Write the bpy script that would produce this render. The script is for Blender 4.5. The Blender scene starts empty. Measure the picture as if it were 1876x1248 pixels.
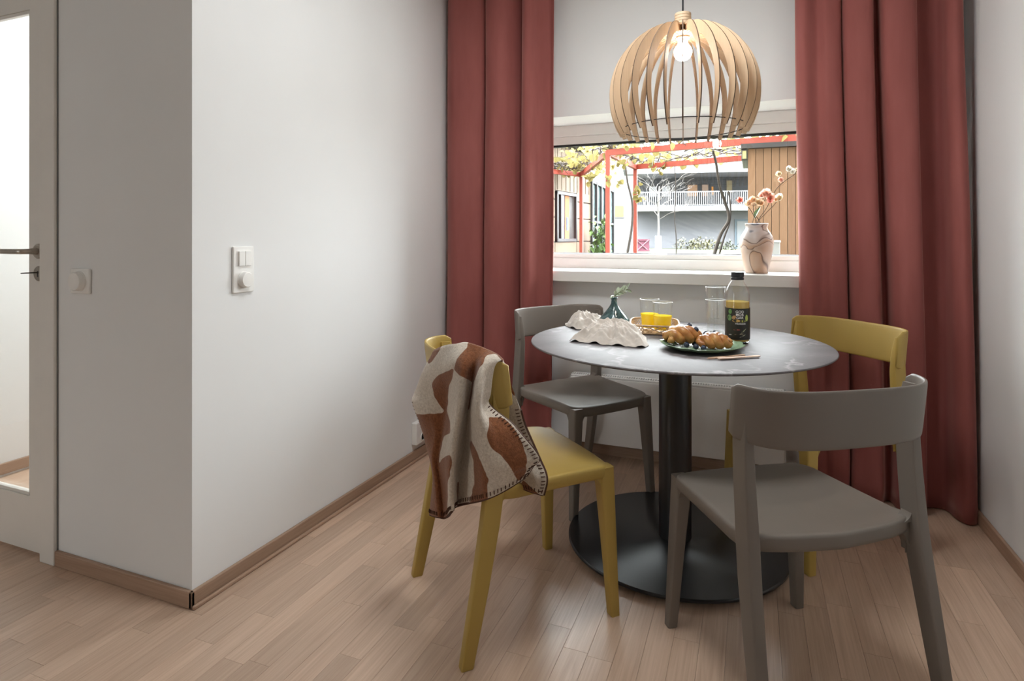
import bpy, bmesh, math, random
from math import sin, cos, pi, radians, sqrt
from mathutils import Vector, Matrix, noise

# ------------------------------------------------------------------ camera, sky, light
SC = bpy.context.scene
C = SC.collection
W_IMG, H_IMG, F_PX, CX, HORIZON, CAM_H = 1876, 1248, 1094.0, 938.0, 435.0, 1.13
YAW = radians(21.87)
cam_data = bpy.data.cameras.new('camera')
cam = bpy.data.objects.new('camera', cam_data)
C.objects.link(cam)
cam.location = (0, 0, CAM_H)
cam.rotation_euler = (pi / 2, 0, YAW)
cam_data.sensor_fit = 'HORIZONTAL'
cam_data.sensor_width = 36
cam_data.lens = F_PX / W_IMG * 36
cam_data.shift_y = -(H_IMG / 2 - HORIZON) / W_IMG
cam_data.clip_start = 0.05
cam_data.clip_end = 300
SC.camera = cam

world = bpy.data.worlds.new('overcast_sky')
SC.world = world
world.use_nodes = True
bg = world.node_tree.nodes['Background']
bg.inputs['Color'].default_value = (0.93, 0.97, 1.0, 1)
SKY_ZENITH = 42.0
def sky_nodes():
    # standard overcast sky: three times brighter overhead than at the horizon
    t = world.node_tree
    tc = t.nodes.new('ShaderNodeTexCoord'); sp = t.nodes.new('ShaderNodeSeparateXYZ')
    mx = t.nodes.new('ShaderNodeMath'); mx.operation = 'MAXIMUM'; mx.inputs[1].default_value = 0.0
    ma = t.nodes.new('ShaderNodeMath'); ma.operation = 'MULTIPLY_ADD'
    ma.inputs[1].default_value = SKY_ZENITH * 2 / 3; ma.inputs[2].default_value = SKY_ZENITH / 3
    t.links.new(tc.outputs['Generated'], sp.inputs[0]); t.links.new(sp.outputs['Z'], mx.inputs[0])
    t.links.new(mx.outputs[0], ma.inputs[0]); t.links.new(ma.outputs[0], bg.inputs['Strength'])
sky_nodes()

SC.view_settings.view_transform = 'Standard'
SC.view_settings.look = 'None'
SC.view_settings.gamma = 1
SC.view_settings.use_curve_mapping = False
SC.view_settings.exposure = 0.35
NOOK_FILL_W = 17.0                                    # power of the unseen fill lamp added over the dining corner
SC.cycles.use_denoising = True
SC.cycles.max_bounces = 12
SC.cycles.diffuse_bounces = 6
SC.cycles.transparent_max_bounces = 24
SC.cycles.sample_clamp_indirect = 6

def portal(name, loc, rot, sx, sy):
    l = bpy.data.lights.new(name, 'AREA')
    l.shape = 'RECTANGLE'; l.size = sx; l.size_y = sy
    l.cycles.is_portal = True
    o = bpy.data.objects.new(name, l); C.objects.link(o)
    o.location = loc; o.rotation_euler = rot
    return o
RWX0, RWX1, RWZ0, RWZ1 = -4.1, -3.6, 1.0, 2.0      # unseen window added behind the viewer for soft fill daylight
# sampling guides for the daylight entering by the two windows
portal('daylight_portal', (-.445, 3.46, 1.36), (-pi / 2, 0, 0), 1.61, .84)
portal('daylight_portal', ((RWX0 + RWX1) / 2, -3.34, (RWZ0 + RWZ1) / 2), (pi / 2, 0, 0), RWX1 - RWX0, RWZ1 - RWZ0)

# ------------------------------------------------------------------ pixel helpers
CY, SY = cos(YAW), sin(YAW)
def ray(px, py):
    a = (px - CX) / F_PX
    return Vector((a * CY - SY, a * SY + CY, (HORIZON - py) / F_PX))
def at_depth(px, py, z):
    return Vector((0, 0, CAM_H)) + ray(px, py) * z
def at_height(px, py, h):
    d = ray(px, py)
    return Vector((0, 0, CAM_H)) + d * ((h - CAM_H) / d.z)
def at_y(px, py, y):
    d = ray(px, py)
    return Vector((0, 0, CAM_H)) + d * (y / d.y)
def at_x(px, py, x):
    d = ray(px, py)
    return Vector((0, 0, CAM_H)) + d * (x / d.x)
def to_px(p):
    x = p[0] * CY + p[1] * SY
    z = -p[0] * SY + p[1] * CY
    if z < .05: return None
    return (CX + F_PX * x / z, HORIZON - F_PX * (p[2] - CAM_H) / z, z)

# ------------------------------------------------------------------ materials
MATS = {}
class N:
    """small node-graph writer"""
    def __init__(self, name):
        self.m = bpy.data.materials.new(name); self.m.use_nodes = True
        self.t = self.m.node_tree; self.t.nodes.clear()
        self.out = self.t.nodes.new('ShaderNodeOutputMaterial')
    def n(self, kind, **kw):
        nd = self.t.nodes.new('ShaderNode' + kind)
        for k, v in kw.items():
            if k in nd.inputs: self.set(nd.inputs[k], v)
            elif k.startswith('i') and k[1:].isdigit(): self.set(nd.inputs[int(k[1:])], v)
            else: setattr(nd, k, v)
        return nd
    def set(self, sock, v):
        if isinstance(v, bpy.types.NodeSocket): self.t.links.new(v, sock)
        else: sock.default_value = v
    def noise(self, vec, scale, detail=3, rough=.5, dist=0):
        return self.n('TexNoise', Vector=vec, Scale=scale, Detail=detail, Roughness=rough, Distortion=dist).outputs['Fac']
    def ramp(self, fac, stops):
        r = self.n('ValToRGB', Fac=fac)
        e = r.color_ramp.elements
        while len(e) < len(stops): e.new(.5)
        for el, (p, c) in zip(e, stops):
            el.position = p; el.color = (*c, 1) if len(c) == 3 else c
        return r.outputs['Color']
    def math(self, op, a, b=0.0):
        return self.n('Math', operation=op, i0=a, i1=b).outputs[0]
    def mix(self, fac, a, b, blend='MIX'):
        m = self.n('Mix', data_type='RGBA', blend_type=blend)
        self.set(m.inputs[0], fac); self.set(m.inputs[6], a); self.set(m.inputs[7], b)
        return m.outputs[2]
    def bsdf(self, **kw):
        return self.n('BsdfPrincipled', **{k.replace('_', ' '): v for k, v in kw.items()})
    def bump(self, h, strength=.2, dist=.002):
        return self.n('Bump', Height=h, Strength=strength, Distance=dist).outputs['Normal']
    def coord(self, kind='Object'):
        return self.n('TexCoord').outputs[kind]
    def mapping(self, vec, scale=(1, 1, 1), loc=(0, 0, 0), rot=(0, 0, 0)):
        return self.n('Mapping', Vector=vec, Scale=scale, Location=loc, Rotation=rot).outputs[0]
    def done(self, sh):
        self.t.links.new(sh.outputs[0] if hasattr(sh, 'outputs') else sh, self.out.inputs['Surface'])
        return self.m

def col(c): return (c[0], c[1], c[2], 1.0)
def srgb(r, g, b):
    f = lambda v: (v / 255 / 12.92) if v <= 10 else ((v / 255 + .055) / 1.055) ** 2.4
    return (f(r), f(g), f(b))

def plain(name, c, rough=.5, metal=0.0, var=.06, nscale=20, bump=0.0, bdist=.001, spec=.5, sheen=0.0, coat=0.0):
    if name in MATS: return MATS[name]
    g = N(name)
    co = g.coord()
    f = g.noise(co, nscale, 4)
    lo = tuple(max(0, v * (1 - var)) for v in c); hi = tuple(min(1, v * (1 + var)) for v in c)
    kc = g.ramp(f, [(.3, lo), (.7, hi)])
    kw = dict(Base_Color=kc, Roughness=rough, Metallic=metal)
    if bump: kw['Normal'] = g.bump(g.noise(co, nscale * 6, 3), bump, bdist)
    b = g.bsdf(**kw)
    b.inputs['Specular IOR Level'].default_value = spec
    b.inputs['Sheen Weight'].default_value = sheen
    b.inputs['Coat Weight'].default_value = coat
    MATS[name] = g.done(b)
    return MATS[name]

def wood(name, light, dark, along=1, scale=1.0, rough=.42, per_object=True, contrast=1.0, tint=.12, spec=.5):
    """plain-sawn timber; grain runs along the given object axis; each piece gets its own figure"""
    if name in MATS: return MATS[name]
    g = N(name)
    co = g.coord()
    info = g.n('ObjectInfo')
    rnd = info.outputs['Random']
    if per_object:
        sep = g.n('CombineXYZ', X=g.math('MULTIPLY', rnd, 37.0), Y=g.math('MULTIPLY', rnd, 91.0), Z=g.math('MULTIPLY', rnd, 17.0)).outputs[0]
        co = g.n('VectorMath', operation='ADD', i0=co, i1=sep).outputs[0]
    long_ = [9.0 * scale] * 3; long_[along] = .8 * scale
    fine_ = [170 * scale] * 3; fine_[along] = 4 * scale
    big = g.noise(g.mapping(co, tuple(long_)), 1.0, 2, .5, .35)
    rings = g.math('FRACT', g.math('MULTIPLY', big, 9.0))
    rings = g.ramp(rings, [(.0, (.62, .62, .62)), (.45, (.25, .25, .25)), (.9, (.42, .42, .42)), (1.0, (.62, .62, .62))])
    fine = g.noise(g.mapping(co, tuple(fine_)), 1.0, 3, .6)
    k = g.math('ADD', g.math('MULTIPLY', rings, .38 * contrast), g.math('MULTIPLY', fine, .62))
    base = g.ramp(k, [(.28, light), (.72, dark)])
    shade = g.ramp(rnd, [(0, (1 - tint,) * 3), (1, (1 + tint * .5,) * 3)]) if per_object else (1, 1, 1, 1)
    kc = g.mix(1.0, base, shade, 'MULTIPLY')
    b = g.bsdf(Base_Color=kc, Roughness=g.ramp(fine, [(.3, (rough,) * 3), (.8, (rough + .12,) * 3)]), Normal=g.bump(fine, .08, .0006))
    b.inputs['Specular IOR Level'].default_value = spec
    MATS[name] = g.done(b)
    return MATS[name]

def pane_mat(name, tint=(1, 1, 1), refl=1.0, rough=0.0):
    """thin clear pane: what is not mirrored by the surface goes straight through"""
    if name in MATS: return MATS[name]
    g = N(name)
    geo = g.n('NewGeometry')
    facing = g.math('ABSOLUTE', g.n('VectorMath', operation='DOT_PRODUCT', i0=geo.outputs['Normal'], i1=geo.outputs['Incoming']).outputs['Value'])
    fr = g.math('ADD', .04, g.math('MULTIPLY', .96, g.math('POWER', g.math('SUBTRACT', 1.0, facing), 5.0)))
    tr = g.n('BsdfTransparent', Color=col(tint))
    gl = g.n('BsdfGlossy', Color=(1, 1, 1, 1), Roughness=rough)
    m = g.n('MixShader')
    g.set(m.inputs[0], g.math('MULTIPLY', fr, refl)); g.set(m.inputs[1], tr.outputs[0]); g.set(m.inputs[2], gl.outputs[0])
    MATS[name] = g.done(m)
    return MATS[name]

def emit(name, c, s):
    g = N(name); e = g.n('Emission', Color=col(c), Strength=s)
    MATS[name] = g.done(e); return MATS[name]

M_WALL = plain('wall_paint', (.79, .795, .79), .62, var=.012, nscale=3, bump=.05, bdist=.0008, spec=.3)
M_CEIL = plain('ceiling_paint', (.84, .84, .83), .7, var=.01, nscale=3)
M_OAK = wood('oak_strip', (.62, .45, .335), (.45, .305, .213), along=1, rough=.29, tint=.14, spec=.55)
M_SKIRT = wood('oak_skirting', (.42, .28, .195), (.29, .18, .12), along=1, rough=.45)
M_SKIRTX = wood('oak_skirting_cross', (.42, .28, .195), (.29, .18, .12), along=0, rough=.45)
M_WHITE = plain('white_lacquer', (.80, .79, .765), .3, var=.01, spec=.5)
M_DOOR = plain('door_lacquer', (.76, .735, .69), .38, var=.012, spec=.4)
M_PLASTIC = plain('white_switch_plastic', (.84, .83, .80), .25, var=.01)
M_BLACK = plain('black_gasket', (.008, .009, .011), .5, var=.1)
M_STEEL = plain('brushed_steel', (.46, .42, .37), .32, 1.0, var=.05, nscale=60)
M_DARKSTEEL = plain('dark_key_steel', (.12, .11, .10), .35, 1.0)
M_PANE = pane_mat('window_pane', (.96, .975, .97))

# ------------------------------------------------------------------ object helpers
def link(o, parent=None):
    C.objects.link(o)
    if parent is not None: o.parent = parent
    return o
def tag(o, label=None, cat=None, group=None, kind=None):
    if label: o['label'] = label
    if cat: o['category'] = cat
    if group: o['group'] = group
    if kind: o['kind'] = kind
    return o
MW = {}
def thing(name, label, cat, loc=(0, 0, 0), rz=0.0, group=None, kind=None):
    o = bpy.data.objects.new(name, None)
    o.empty_display_size = .1
    C.objects.link(o)
    o.location = loc; o.rotation_euler = (0, 0, rz)
    MW[o.name] = Matrix.Translation(Vector(loc)) @ Matrix.Rotation(rz, 4, 'Z')
    return tag(o, label, cat, group, kind)

class B:
    """collects shapes into one mesh"""
    def __init__(self): self.v = []; self.f = []; self.fm = []
    def add(self, vs, fs):
        k = len(self.v); self.v += [tuple(p) for p in vs]; self.f += [tuple(i + k for i in f) for f in fs]; return self
    def box(self, x0, x1, y0, y1, z0, z1, ch=0.0):
        if ch <= 0:
            return self.add([(x, y, z) for z in (z0, z1) for y in (y0, y1) for x in (x0, x1)],
                            [(0, 2, 3, 1), (4, 5, 7, 6), (0, 1, 5, 4), (2, 6, 7, 3), (0, 4, 6, 2), (1, 3, 7, 5)])
        bm = bmesh.new(); bmesh.ops.create_cube(bm, size=1)
        for v in bm.verts: v.co = Vector(((x0 + x1) / 2 + v.co.x * (x1 - x0), (y0 + y1) / 2 + v.co.y * (y1 - y0), (z0 + z1) / 2 + v.co.z * (z1 - z0)))
        bmesh.ops.bevel(bm, geom=bm.edges[:], offset=ch, segments=2, affect='EDGES', profile=.5)
        bm.verts.index_update()
        vs = [tuple(v.co) for v in bm.verts]; fs = [[v.index for v in f.verts] for f in bm.faces]; bm.free()
        return self.add(vs, fs)
    def loft(self, rings, cap=True, closed=True):
        n = len(rings[0]); vs = [p for r in rings for p in r]; fs = []
        for i in range(len(rings) - 1):
            for j in range(n if closed else n - 1):
                a = i * n + j; b = i * n + (j + 1) % n
                fs.append((a, b, b + n, a + n))
        if cap and closed:
            fs.append(tuple(range(n - 1, -1, -1))); fs.append(tuple(range((len(rings) - 1) * n, len(rings) * n)))
        return self.add(vs, fs)
    def lathe(self, prof, n=32, c=(0, 0, 0), cap=True):
        rings = [[(c[0] + max(r, 1e-4) * cos(2 * pi * k / n), c[1] + max(r, 1e-4) * sin(2 * pi * k / n), c[2] + z) for k in range(n)] for r, z in prof]
        return self.loft(rings, cap)
    def tube(self, pts, rad, n=8, cap=True):
        pts = [Vector(p) for p in pts]
        rs = rad if isinstance(rad, (list, tuple)) else [rad] * len(pts)
        rings = []; up = None
        for i, p in enumerate(pts):
            t = (pts[min(i + 1, len(pts) - 1)] - pts[max(i - 1, 0)])
            if t.length < 1e-9: t = Vector((0, 0, 1))
            t.normalize()
            if up is None: up = t.orthogonal().normalized()
            up = (up - t * up.dot(t))
            up = up.normalized() if up.length > 1e-6 else t.orthogonal().normalized()
            s = t.cross(up)
            rings.append([tuple(p + (up * cos(2 * pi * k / n) + s * sin(2 * pi * k / n)) * rs[i]) for k in range(n)])
        return self.loft(rings, cap)
    def sphere(self, c, r, n=16, m=10, sc=(1, 1, 1)):
        return self.lathe_sc([(sin(pi * i / m) * r, -cos(pi * i / m) * r) for i in range(m + 1)], n, c, sc)
    def lathe_sc(self, prof, n, c, sc):
        rings = [[(c[0] + sc[0] * max(r, 1e-4) * cos(2 * pi * k / n), c[1] + sc[1] * max(r, 1e-4) * sin(2 * pi * k / n), c[2] + sc[2] * z) for k in range(n)] for r, z in prof]
        return self.loft(rings, True)
    def obj(self, name, mat, parent=None, world=True, smooth=False, sharp=None):
        me = bpy.data.meshes.new(name)
        me.from_pydata(self.v, [], self.f)
        bm = bmesh.new(); bm.from_mesh(me)
        bmesh.ops.recalc_face_normals(bm, faces=bm.faces[:])
        bm.to_mesh(me); bm.free()
        me.materials.append(mat)
        if smooth:
            me.polygons.foreach_set('use_smooth', [True] * len(me.polygons))
            me.set_sharp_from_angle(angle=radians(sharp if sharp else 40))
        o = bpy.data.objects.new(name, me)
        link(o, parent)
        if parent is not None and world:
            o.matrix_parent_inverse = MW.get(parent.name, Matrix.Identity(4)).inverted()
        return o

def copy_tree(o, parent=None):
    c = o.copy(); C.objects.link(c); c.parent = parent
    if parent is not None: c.matrix_parent_inverse = o.matrix_parent_inverse.copy()
    for ch in list(o.children): copy_tree(ch, c)
    return c

def catmull(pts, per):
    pts = [Vector(p) for p in pts]; out = []
    for i in range(len(pts) - 1):
        p0 = pts[max(i - 1, 0)]; p1 = pts[i]; p2 = pts[i + 1]; p3 = pts[min(i + 2, len(pts) - 1)]
        for k in range(per):
            t = k / per
            out.append(.5 * ((2 * p1) + (p2 - p0) * t + (2 * p0 - 5 * p1 + 4 * p2 - p3) * t * t + (3 * p1 - p0 - 3 * p2 + p3) * t ** 3))
    out.append(pts[-1]); return out

def rrect(cx, cy, z, hx, hy, r=.4, n=4):
    """rounded rectangle ring in plan"""
    rr = r * min(hx, hy); pts = []
    for q, (sx, sy) in enumerate(((1, 1), (-1, 1), (-1, -1), (1, -1))):
        for k in range(n):
            a = pi / 2 * q + pi / 2 * k / (n - 1)
            pts.append((cx + sx * (hx - rr) + rr * cos(a), cy + sy * (hy - rr) + rr * sin(a), z))
    return pts

# ================================================================== THE ROOM
XL, XR, YB, YP = -1.588, .838, 3.07, 1.33       # left wall, right wall, window wall, face of the wall block by the door
CEIL = 2.62
WX0, WX1, WZ0, WZ1, YF = -1.25, .36, .955, 1.776, 3.32   # window opening and the plane of its frame

floor = B().box(-4.32, .96, -3.32, 3.46, -.12, -.0125).obj('floor', M_OAK)
tag(floor, 'pale oak strip floor running towards the window', 'floor', kind='structure')
rng = random.Random(4)
SW = .0695
lens_ = [.34, .42, .5, .58, .66]
plank_mesh = {}
for L in lens_:
    b = B().box(-SW / 2 + .00025, SW / 2 - .00025, -L / 2 + .00025, L / 2 - .00025, -.0125, 0, .0003)
    me = bpy.data.meshes.new('plank'); me.from_pydata(b.v, [], b.f); me.materials.append(M_OAK); plank_mesh[L] = me
seen, rest = [], B()
x = XR - SW / 2
colno = 0
while x > -4.2:
    y = -3.2 + rng.random() * -.5
    top = YB if x > XL else (YP if (x < -3.2 or x > -2.32) else 3.1)
    while y < top:
        L = rng.choice(lens_)
        yc = y + L / 2
        vis = False
        for dx in (-SW / 2, SW / 2):
            for dy in (-L / 2, 0, L / 2):
                q = to_px((x + dx, yc + dy, 0))
                if q and -20 < q[0] < 1896 and q[1] < 1268: vis = True
        if yc + L / 2 > top + .12: L_end = True
        if vis: seen.append((x, yc, L, to_px((x, yc, 0))[2] if to_px((x, yc, 0)) else 9))
        else: rest.box(x - SW / 2 + .0003, x + SW / 2 - .0003, y + .0003, y + L - .0003, -.0125, 0)
        y += L
    x -= SW; colno += 1
seen.sort(key=lambda s: s[3])
for i, (x, yc, L, z) in enumerate(seen):
    if i < 300:
        o = bpy.data.objects.new('plank', plank_mesh[L]); C.objects.link(o); o.parent = floor; o.location = (x, yc, 0)
    else:
        rest.box(x - SW / 2 + .0003, x + SW / 2 - .0003, yc - L / 2, yc + L / 2, -.0125, 0)
o = rest.obj('planks_beyond_view', M_OAK, floor); o['kind'] = 'stuff'

tag(B().box(-4.32, .96, -3.32, 3.46, CEIL, CEIL + .12).obj('ceiling', M_CEIL), 'white painted ceiling', 'ceiling', kind='structure')
tag(B().box(XR, .96, -3.32, 3.46, -.0125, CEIL).obj('wall_right', M_WALL), 'plain white wall beside the wide red curtain', 'wall', kind='structure')
wb = B()
wb.box(XL, WX0, YB, 3.46, -.0125, CEIL).box(WX1, XR, YB, 3.46, -.0125, CEIL)
wb.box(WX0, WX1, YB, 3.46, -.0125, WZ0 - .05).box(WX0, WX1, YB, 3.46, WZ1, CEIL)
tag(wb.obj('wall_back', M_WALL), 'white wall with the window between two red curtains', 'wall', kind='structure')
tag(B().box(-2.222, XL, YP, 3.46, -.0125, CEIL).obj('wall_left', M_WALL), 'white wall block with its corner beside the door', 'wall', kind='structure')
wd = B()
DX0, DX1, DTOP = -3.20, -2.302, 2.07             # door opening
wd.box(-4.32, DX0 - .075, YP, YP + .12, -.0125, CEIL).box(DX0 - .075, DX1 + .08, YP, YP + .12, DTOP + .075, CEIL)
tag(wd.obj('wall_door', M_WALL), 'white wall above the glazed door', 'wall', kind='structure')
tag(B().box(-4.32, -4.2, -3.32, YP, -.0125, CEIL).obj('wall_far_left', M_WALL), 'white wall at the far end of the room', 'wall', kind='structure')
wr = B()
wr.box(-4.32, RWX0, -3.32, -3.2, -.0125, CEIL).box(RWX1, .96, -3.32, -3.2, -.0125, CEIL).box(RWX0, RWX1, -3.32, -3.2, -.0125, RWZ0).box(RWX0, RWX1, -3.32, -3.2, RWZ1, CEIL)
tag(wr.obj('wall_rear', M_WALL), 'white wall behind the viewer with an added fill-light window', 'wall', kind='structure')
w2 = tag(thing('window_fill', 'unseen white-framed window added behind the viewer for fill light', 'window', ((RWX0 + RWX1) / 2, -3.26, RWZ0)), kind='structure')
b = B()
for x0_, x1_, z0_, z1_ in ((RWX0, RWX1, RWZ0, RWZ0 + .06), (RWX0, RWX1, RWZ1 - .06, RWZ1), (RWX0, RWX0 + .06, RWZ0 + .06, RWZ1 - .06), (RWX1 - .06, RWX1, RWZ0 + .06, RWZ1 - .06)):
    b.box(x0_, x1_, -3.30, -3.24, z0_, z1_)
b.obj('window_frame', M_WHITE, w2)
B().add([(RWX0, -3.27, RWZ0), (RWX1, -3.27, RWZ0), (RWX1, -3.27, RWZ1), (RWX0, -3.27, RWZ1)], [(0, 1, 2, 3)]).obj('window_glass', M_PANE, w2)
# hall behind the glazed door
HXL = -3.32
tag(B().box(HXL - .1, HXL, YP + .12, 3.46, -.0125, CEIL).obj('wall_hall_left', M_WALL), 'bright white hall wall seen through the door glass', 'wall', kind='structure')
tag(B().box(HXL, -2.222, 3.34, 3.46, -.0125, CEIL).obj('wall_hall_end', M_WALL), 'white end wall of the hall behind the door', 'wall', kind='structure')
hall = thing('unseen_ceiling_lamp', 'round white ceiling lamp in the hall behind the glazed door', 'lamp', (-2.75, 2.35, CEIL - .07))
B().lathe([(0, 0), (.17, 0), (.18, .02), (.18, .07), (0, .07)], 32, (-2.75, 2.35, CEIL - .07)).obj('lamp_body', M_WHITE, hall, smooth=True)
hl = bpy.data.lights.new('hall_light', 'AREA'); hl.shape = 'DISK'; hl.size = .32; hl.energy = 27; hl.color = (.97, .99, 1)
ho = bpy.data.objects.new('hall_light', hl); C.objects.link(ho); ho.location = (-2.75, 2.35, CEIL - .075)

nook = thing('unseen_ceiling_lamp', 'unseen flat round white fill lamp added above the dining corner', 'lamp', (-.45, 1.65, CEIL - .06))  # unseen fixture added to brighten the floor and window wall
B().lathe([(0, 0), (.27, 0), (.285, .015), (.285, .06), (0, .06)], 48, (-.45, 1.65, CEIL - .06)).obj('lamp_body', M_WHITE, nook, smooth=True)
nl = bpy.data.lights.new('nook_fill_light', 'AREA'); nl.shape = 'DISK'; nl.size = .52; nl.energy = NOOK_FILL_W; nl.color = (.955, .985, 1.0)
no_ = bpy.data.objects.new('nook_fill_light', nl); C.objects.link(no_); no_.location = (-.45, 1.65, CEIL - .065)
# skirting
def skirt(name, x0, x1, y0, y1, m, label):
    b = B().box(x0, x1, y0, y1, 0, .052, .003)
    return tag(b.obj(name, m), label, 'baseboard', kind='structure')
SK = .013
skirt('baseboard_left', XL, XL + SK, YP - SK, YB, M_SKIRT, 'oak baseboard along the long white wall')
skirt('baseboard_pillar', -2.222, XL + SK, YP - SK, YP, M_SKIRTX, 'oak baseboard below the round dimmer')
skirt('baseboard_back', XL + SK, XR - SK, YB - SK, YB, M_SKIRTX, 'oak baseboard below the radiator')
skirt('baseboard_right', XR - SK, XR, -3.2, YB, M_SKIRT, 'oak baseboard beside the wide red curtain')
skirt('baseboard_hall', HXL, HXL + SK, YP + .12, 3.34, M_SKIRT, 'oak baseboard in the hall behind the door glass')
b = B().box(XL + SK, XL + SK + .012, YP - SK, YB - SK, 0, .012, .004)
tag(b.obj('trim_1', M_SKIRT), 'narrow oak quarter strip in front of the long baseboard', 'trim', kind='structure')

# ------------------------------------------------------------------ door with tall glass
door = tag(thing('door_1', 'grey-white interior door with one tall glass pane', 'door', (DX1, YP, 0)), kind='structure')
LY0, LY1 = YP + .008, YP + .048
GX0, GX1, GZ0, GZ1 = DX0 + .115, DX1 - .092, .205, 1.945
b = B()
b.box(DX0 + .004, GX0, LY0, LY1, .012, DTOP - .004).box(GX1, DX1 - .004, LY0, LY1, .012, DTOP - .004)
b.box(GX0, GX1, LY0, LY1, .012, GZ0).box(GX0, GX1, LY0, LY1, GZ1, DTOP - .004)
b.obj('door_leaf', M_DOOR, door)
b = B()
for (a0, a1, c0, c1) in ((GX0, GX0 + .012, GZ0, GZ1), (GX1 - .012, GX1, GZ0, GZ1), (GX0, GX1, GZ0, GZ0 + .012), (GX0, GX1, GZ1 - .012, GZ1)):
    b.box(a0, a1, LY0 + .004, LY0 + .016, c0, c1, .002)
b.obj('glazing_bead', M_DOOR, door)
B().box(GX0, GX1, LY0 + .022, LY0 + .027, GZ0, GZ1).obj('door_glass', pane_mat('door_pane', (.97, .98, .975)), door)
b = B()
for (a0, a1, z0, z1) in ((DX1, DX1 + .078, 0, DTOP + .075), (DX0 - .075, DX0, 0, DTOP + .075), (DX0, DX1, DTOP, DTOP + .075)):
    b.box(a0, a1, YP - .014, YP + .12, z0, z1, .003)
b.obj('door_frame', M_DOOR, door)
B().box(DX1 + .0775, DX1 + .0815, YP - .004, YP + .05, 0, CEIL - .5).obj('shadow_gap', plain('frame_gap_grey', (.20, .20, .20), .7), door)
hx, hz = at_y(68, 460, YP).x, 1.081
hd = B()
hd.lathe([(0, 0), (.0265, 0), (.0265, .006), (.024, .009), (.012, .010), (.0105, .03)], 32)
hd.v = [(hx + p[0], LY0 - p[2], hz + p[1]) for p in hd.v]
hd.tube(catmull([(hx, LY0 - .02, hz), (hx, LY0 - .045, hz), (hx - .012, LY0 - .056, hz), (hx - .05, LY0 - .058, hz), (hx - .13, LY0 - .058, hz)], 6), .0095, 14)
hd.obj('door_handle', M_STEEL, door, smooth=True)
kz = 1.002
kp = B().lathe([(0, 0), (.0265, 0), (.0265, .004), (.024, .006), (0, .0062)], 32)
kp.v = [(hx + p[0], LY0 - p[2], kz + p[1]) for p in kp.v]
es = kp.obj('keyhole_plate', M_STEEL, door, smooth=True)
B().box(hx - .003, hx + .003, LY0 - .0075, LY0 - .005, kz - .012, kz + .009, .001).obj('keyhole', M_BLACK, es)
key = tag(B().tube([(hx, LY0 - .004, kz + .004), (hx, LY0 - .034, kz + .004)], .0022, 8).tube([(hx + .009 * cos(a), LY0 - .045 + .012 * sin(a), kz + .004) for a in [i * 2 * pi / 20 for i in range(21)]], .0018, 6).obj('key', M_DARKSTEEL, smooth=True),
          'small dark key sticking in the door lock', 'key')

# ------------------------------------------------------------------ switches and socket
def plate_on_wall(t, y0, y1, z0, z1, wall_x=XL, th=.009):
    return B().box(wall_x, wall_x + th, y0, y1, z0, z1, .003).obj('plate', M_PLASTIC, t)
p0 = at_x(424, 500, XL); p1 = at_x(462, 500, XL)
y0, y1 = p0.y, p1.y
zt = at_x(424, 452, XL).z; zb = at_x(424, 538, XL).z
sw = thing('light_switch', 'white double rocker switch above a round dimmer on one plate', 'switch', (XL, (y0 + y1) / 2, zb))
plate_on_wall(sw, y0, y1, zb, zt)
ym, w, h = (y0 + y1) / 2, (y1 - y0), zt - zb
for k in range(2):
    B().box(XL + .007, XL + .016, ym - w * .30 + k * w * .30 + .0005, ym + k * w * .30 - .0005, zb + h * .58, zb + h * .90, .002).obj('rocker', M_PLASTIC, sw)
def dial(t, c, axis, r):
    d = B().lathe([(0, 0), (r * 1.06, 0), (r * 1.06, .003), (r, .004), (r * .96, .017), (r * .88, .020), (0, .0205)], 32)
    if axis == 'x': d.v = [(c[0] + p[2], c[1] + p[0], c[2] + p[1]) for p in d.v]
    else: d.v = [(c[0] + p[0], c[1] - p[2], c[2] + p[1]) for p in d.v]
    return d.obj('dial', M_PLASTIC, t, smooth=True)
dial(sw, (XL + .008, ym, zb + h * .28), 'x', w * .30)
p0 = at_y(134, 515, YP); p1 = at_y(168, 515, YP)
zt, zb = at_y(151, 492, YP).z, at_y(151, 538, YP).z
dm = thing('dimmer_switch', 'single round white dimmer on the narrow wall beside the door', 'switch', ((p0.x + p1.x) / 2, YP, zb))
B().box(p0.x, p1.x, YP - .010, YP, zb, zt, .004).obj('plate', M_PLASTIC, dm)
dial(dm, ((p0.x + p1.x) / 2, YP - .009, (zb + zt) / 2), 'y', (p1.x - p0.x) * .34)
p0 = at_x(754, 793, XL); p1 = at_x(776, 793, XL)
zt, zb = at_x(760, 772, XL).z, at_x(760, 812, XL).z
so = thing('power_socket', 'white surface-mounted double socket low on the wall behind the blanket', 'socket', (XL, (p0.y + p1.y) / 2, zb))
B().box(XL, XL + .03, p0.y, p1.y, zb, zt, .004).obj('body', M_PLASTIC, so)
for k in range(2):
    zc = zb + (zt - zb) * (.27 + .46 * k)
    d = B().lathe([(0, -.004), (.017, -.004), (.0175, .003), (.021, .003), (.021, 0)], 24)
    d.v = [(XL + .03 + p[2], (p0.y + p1.y) / 2 + p[0], zc + p[1]) for p in d.v]
    oo = d.obj('outlet', M_PLASTIC, so, smooth=True)
    B().box(XL + .0275, XL + .0315, (p0.y + p1.y) / 2 - .011, (p0.y + p1.y) / 2 - .006, zc - .0025, zc + .0025).box(XL + .0275, XL + .0315, (p0.y + p1.y) / 2 + .006, (p0.y + p1.y) / 2 + .011, zc - .0025, zc + .0025).obj('pin_hole', M_BLACK, oo)

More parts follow.
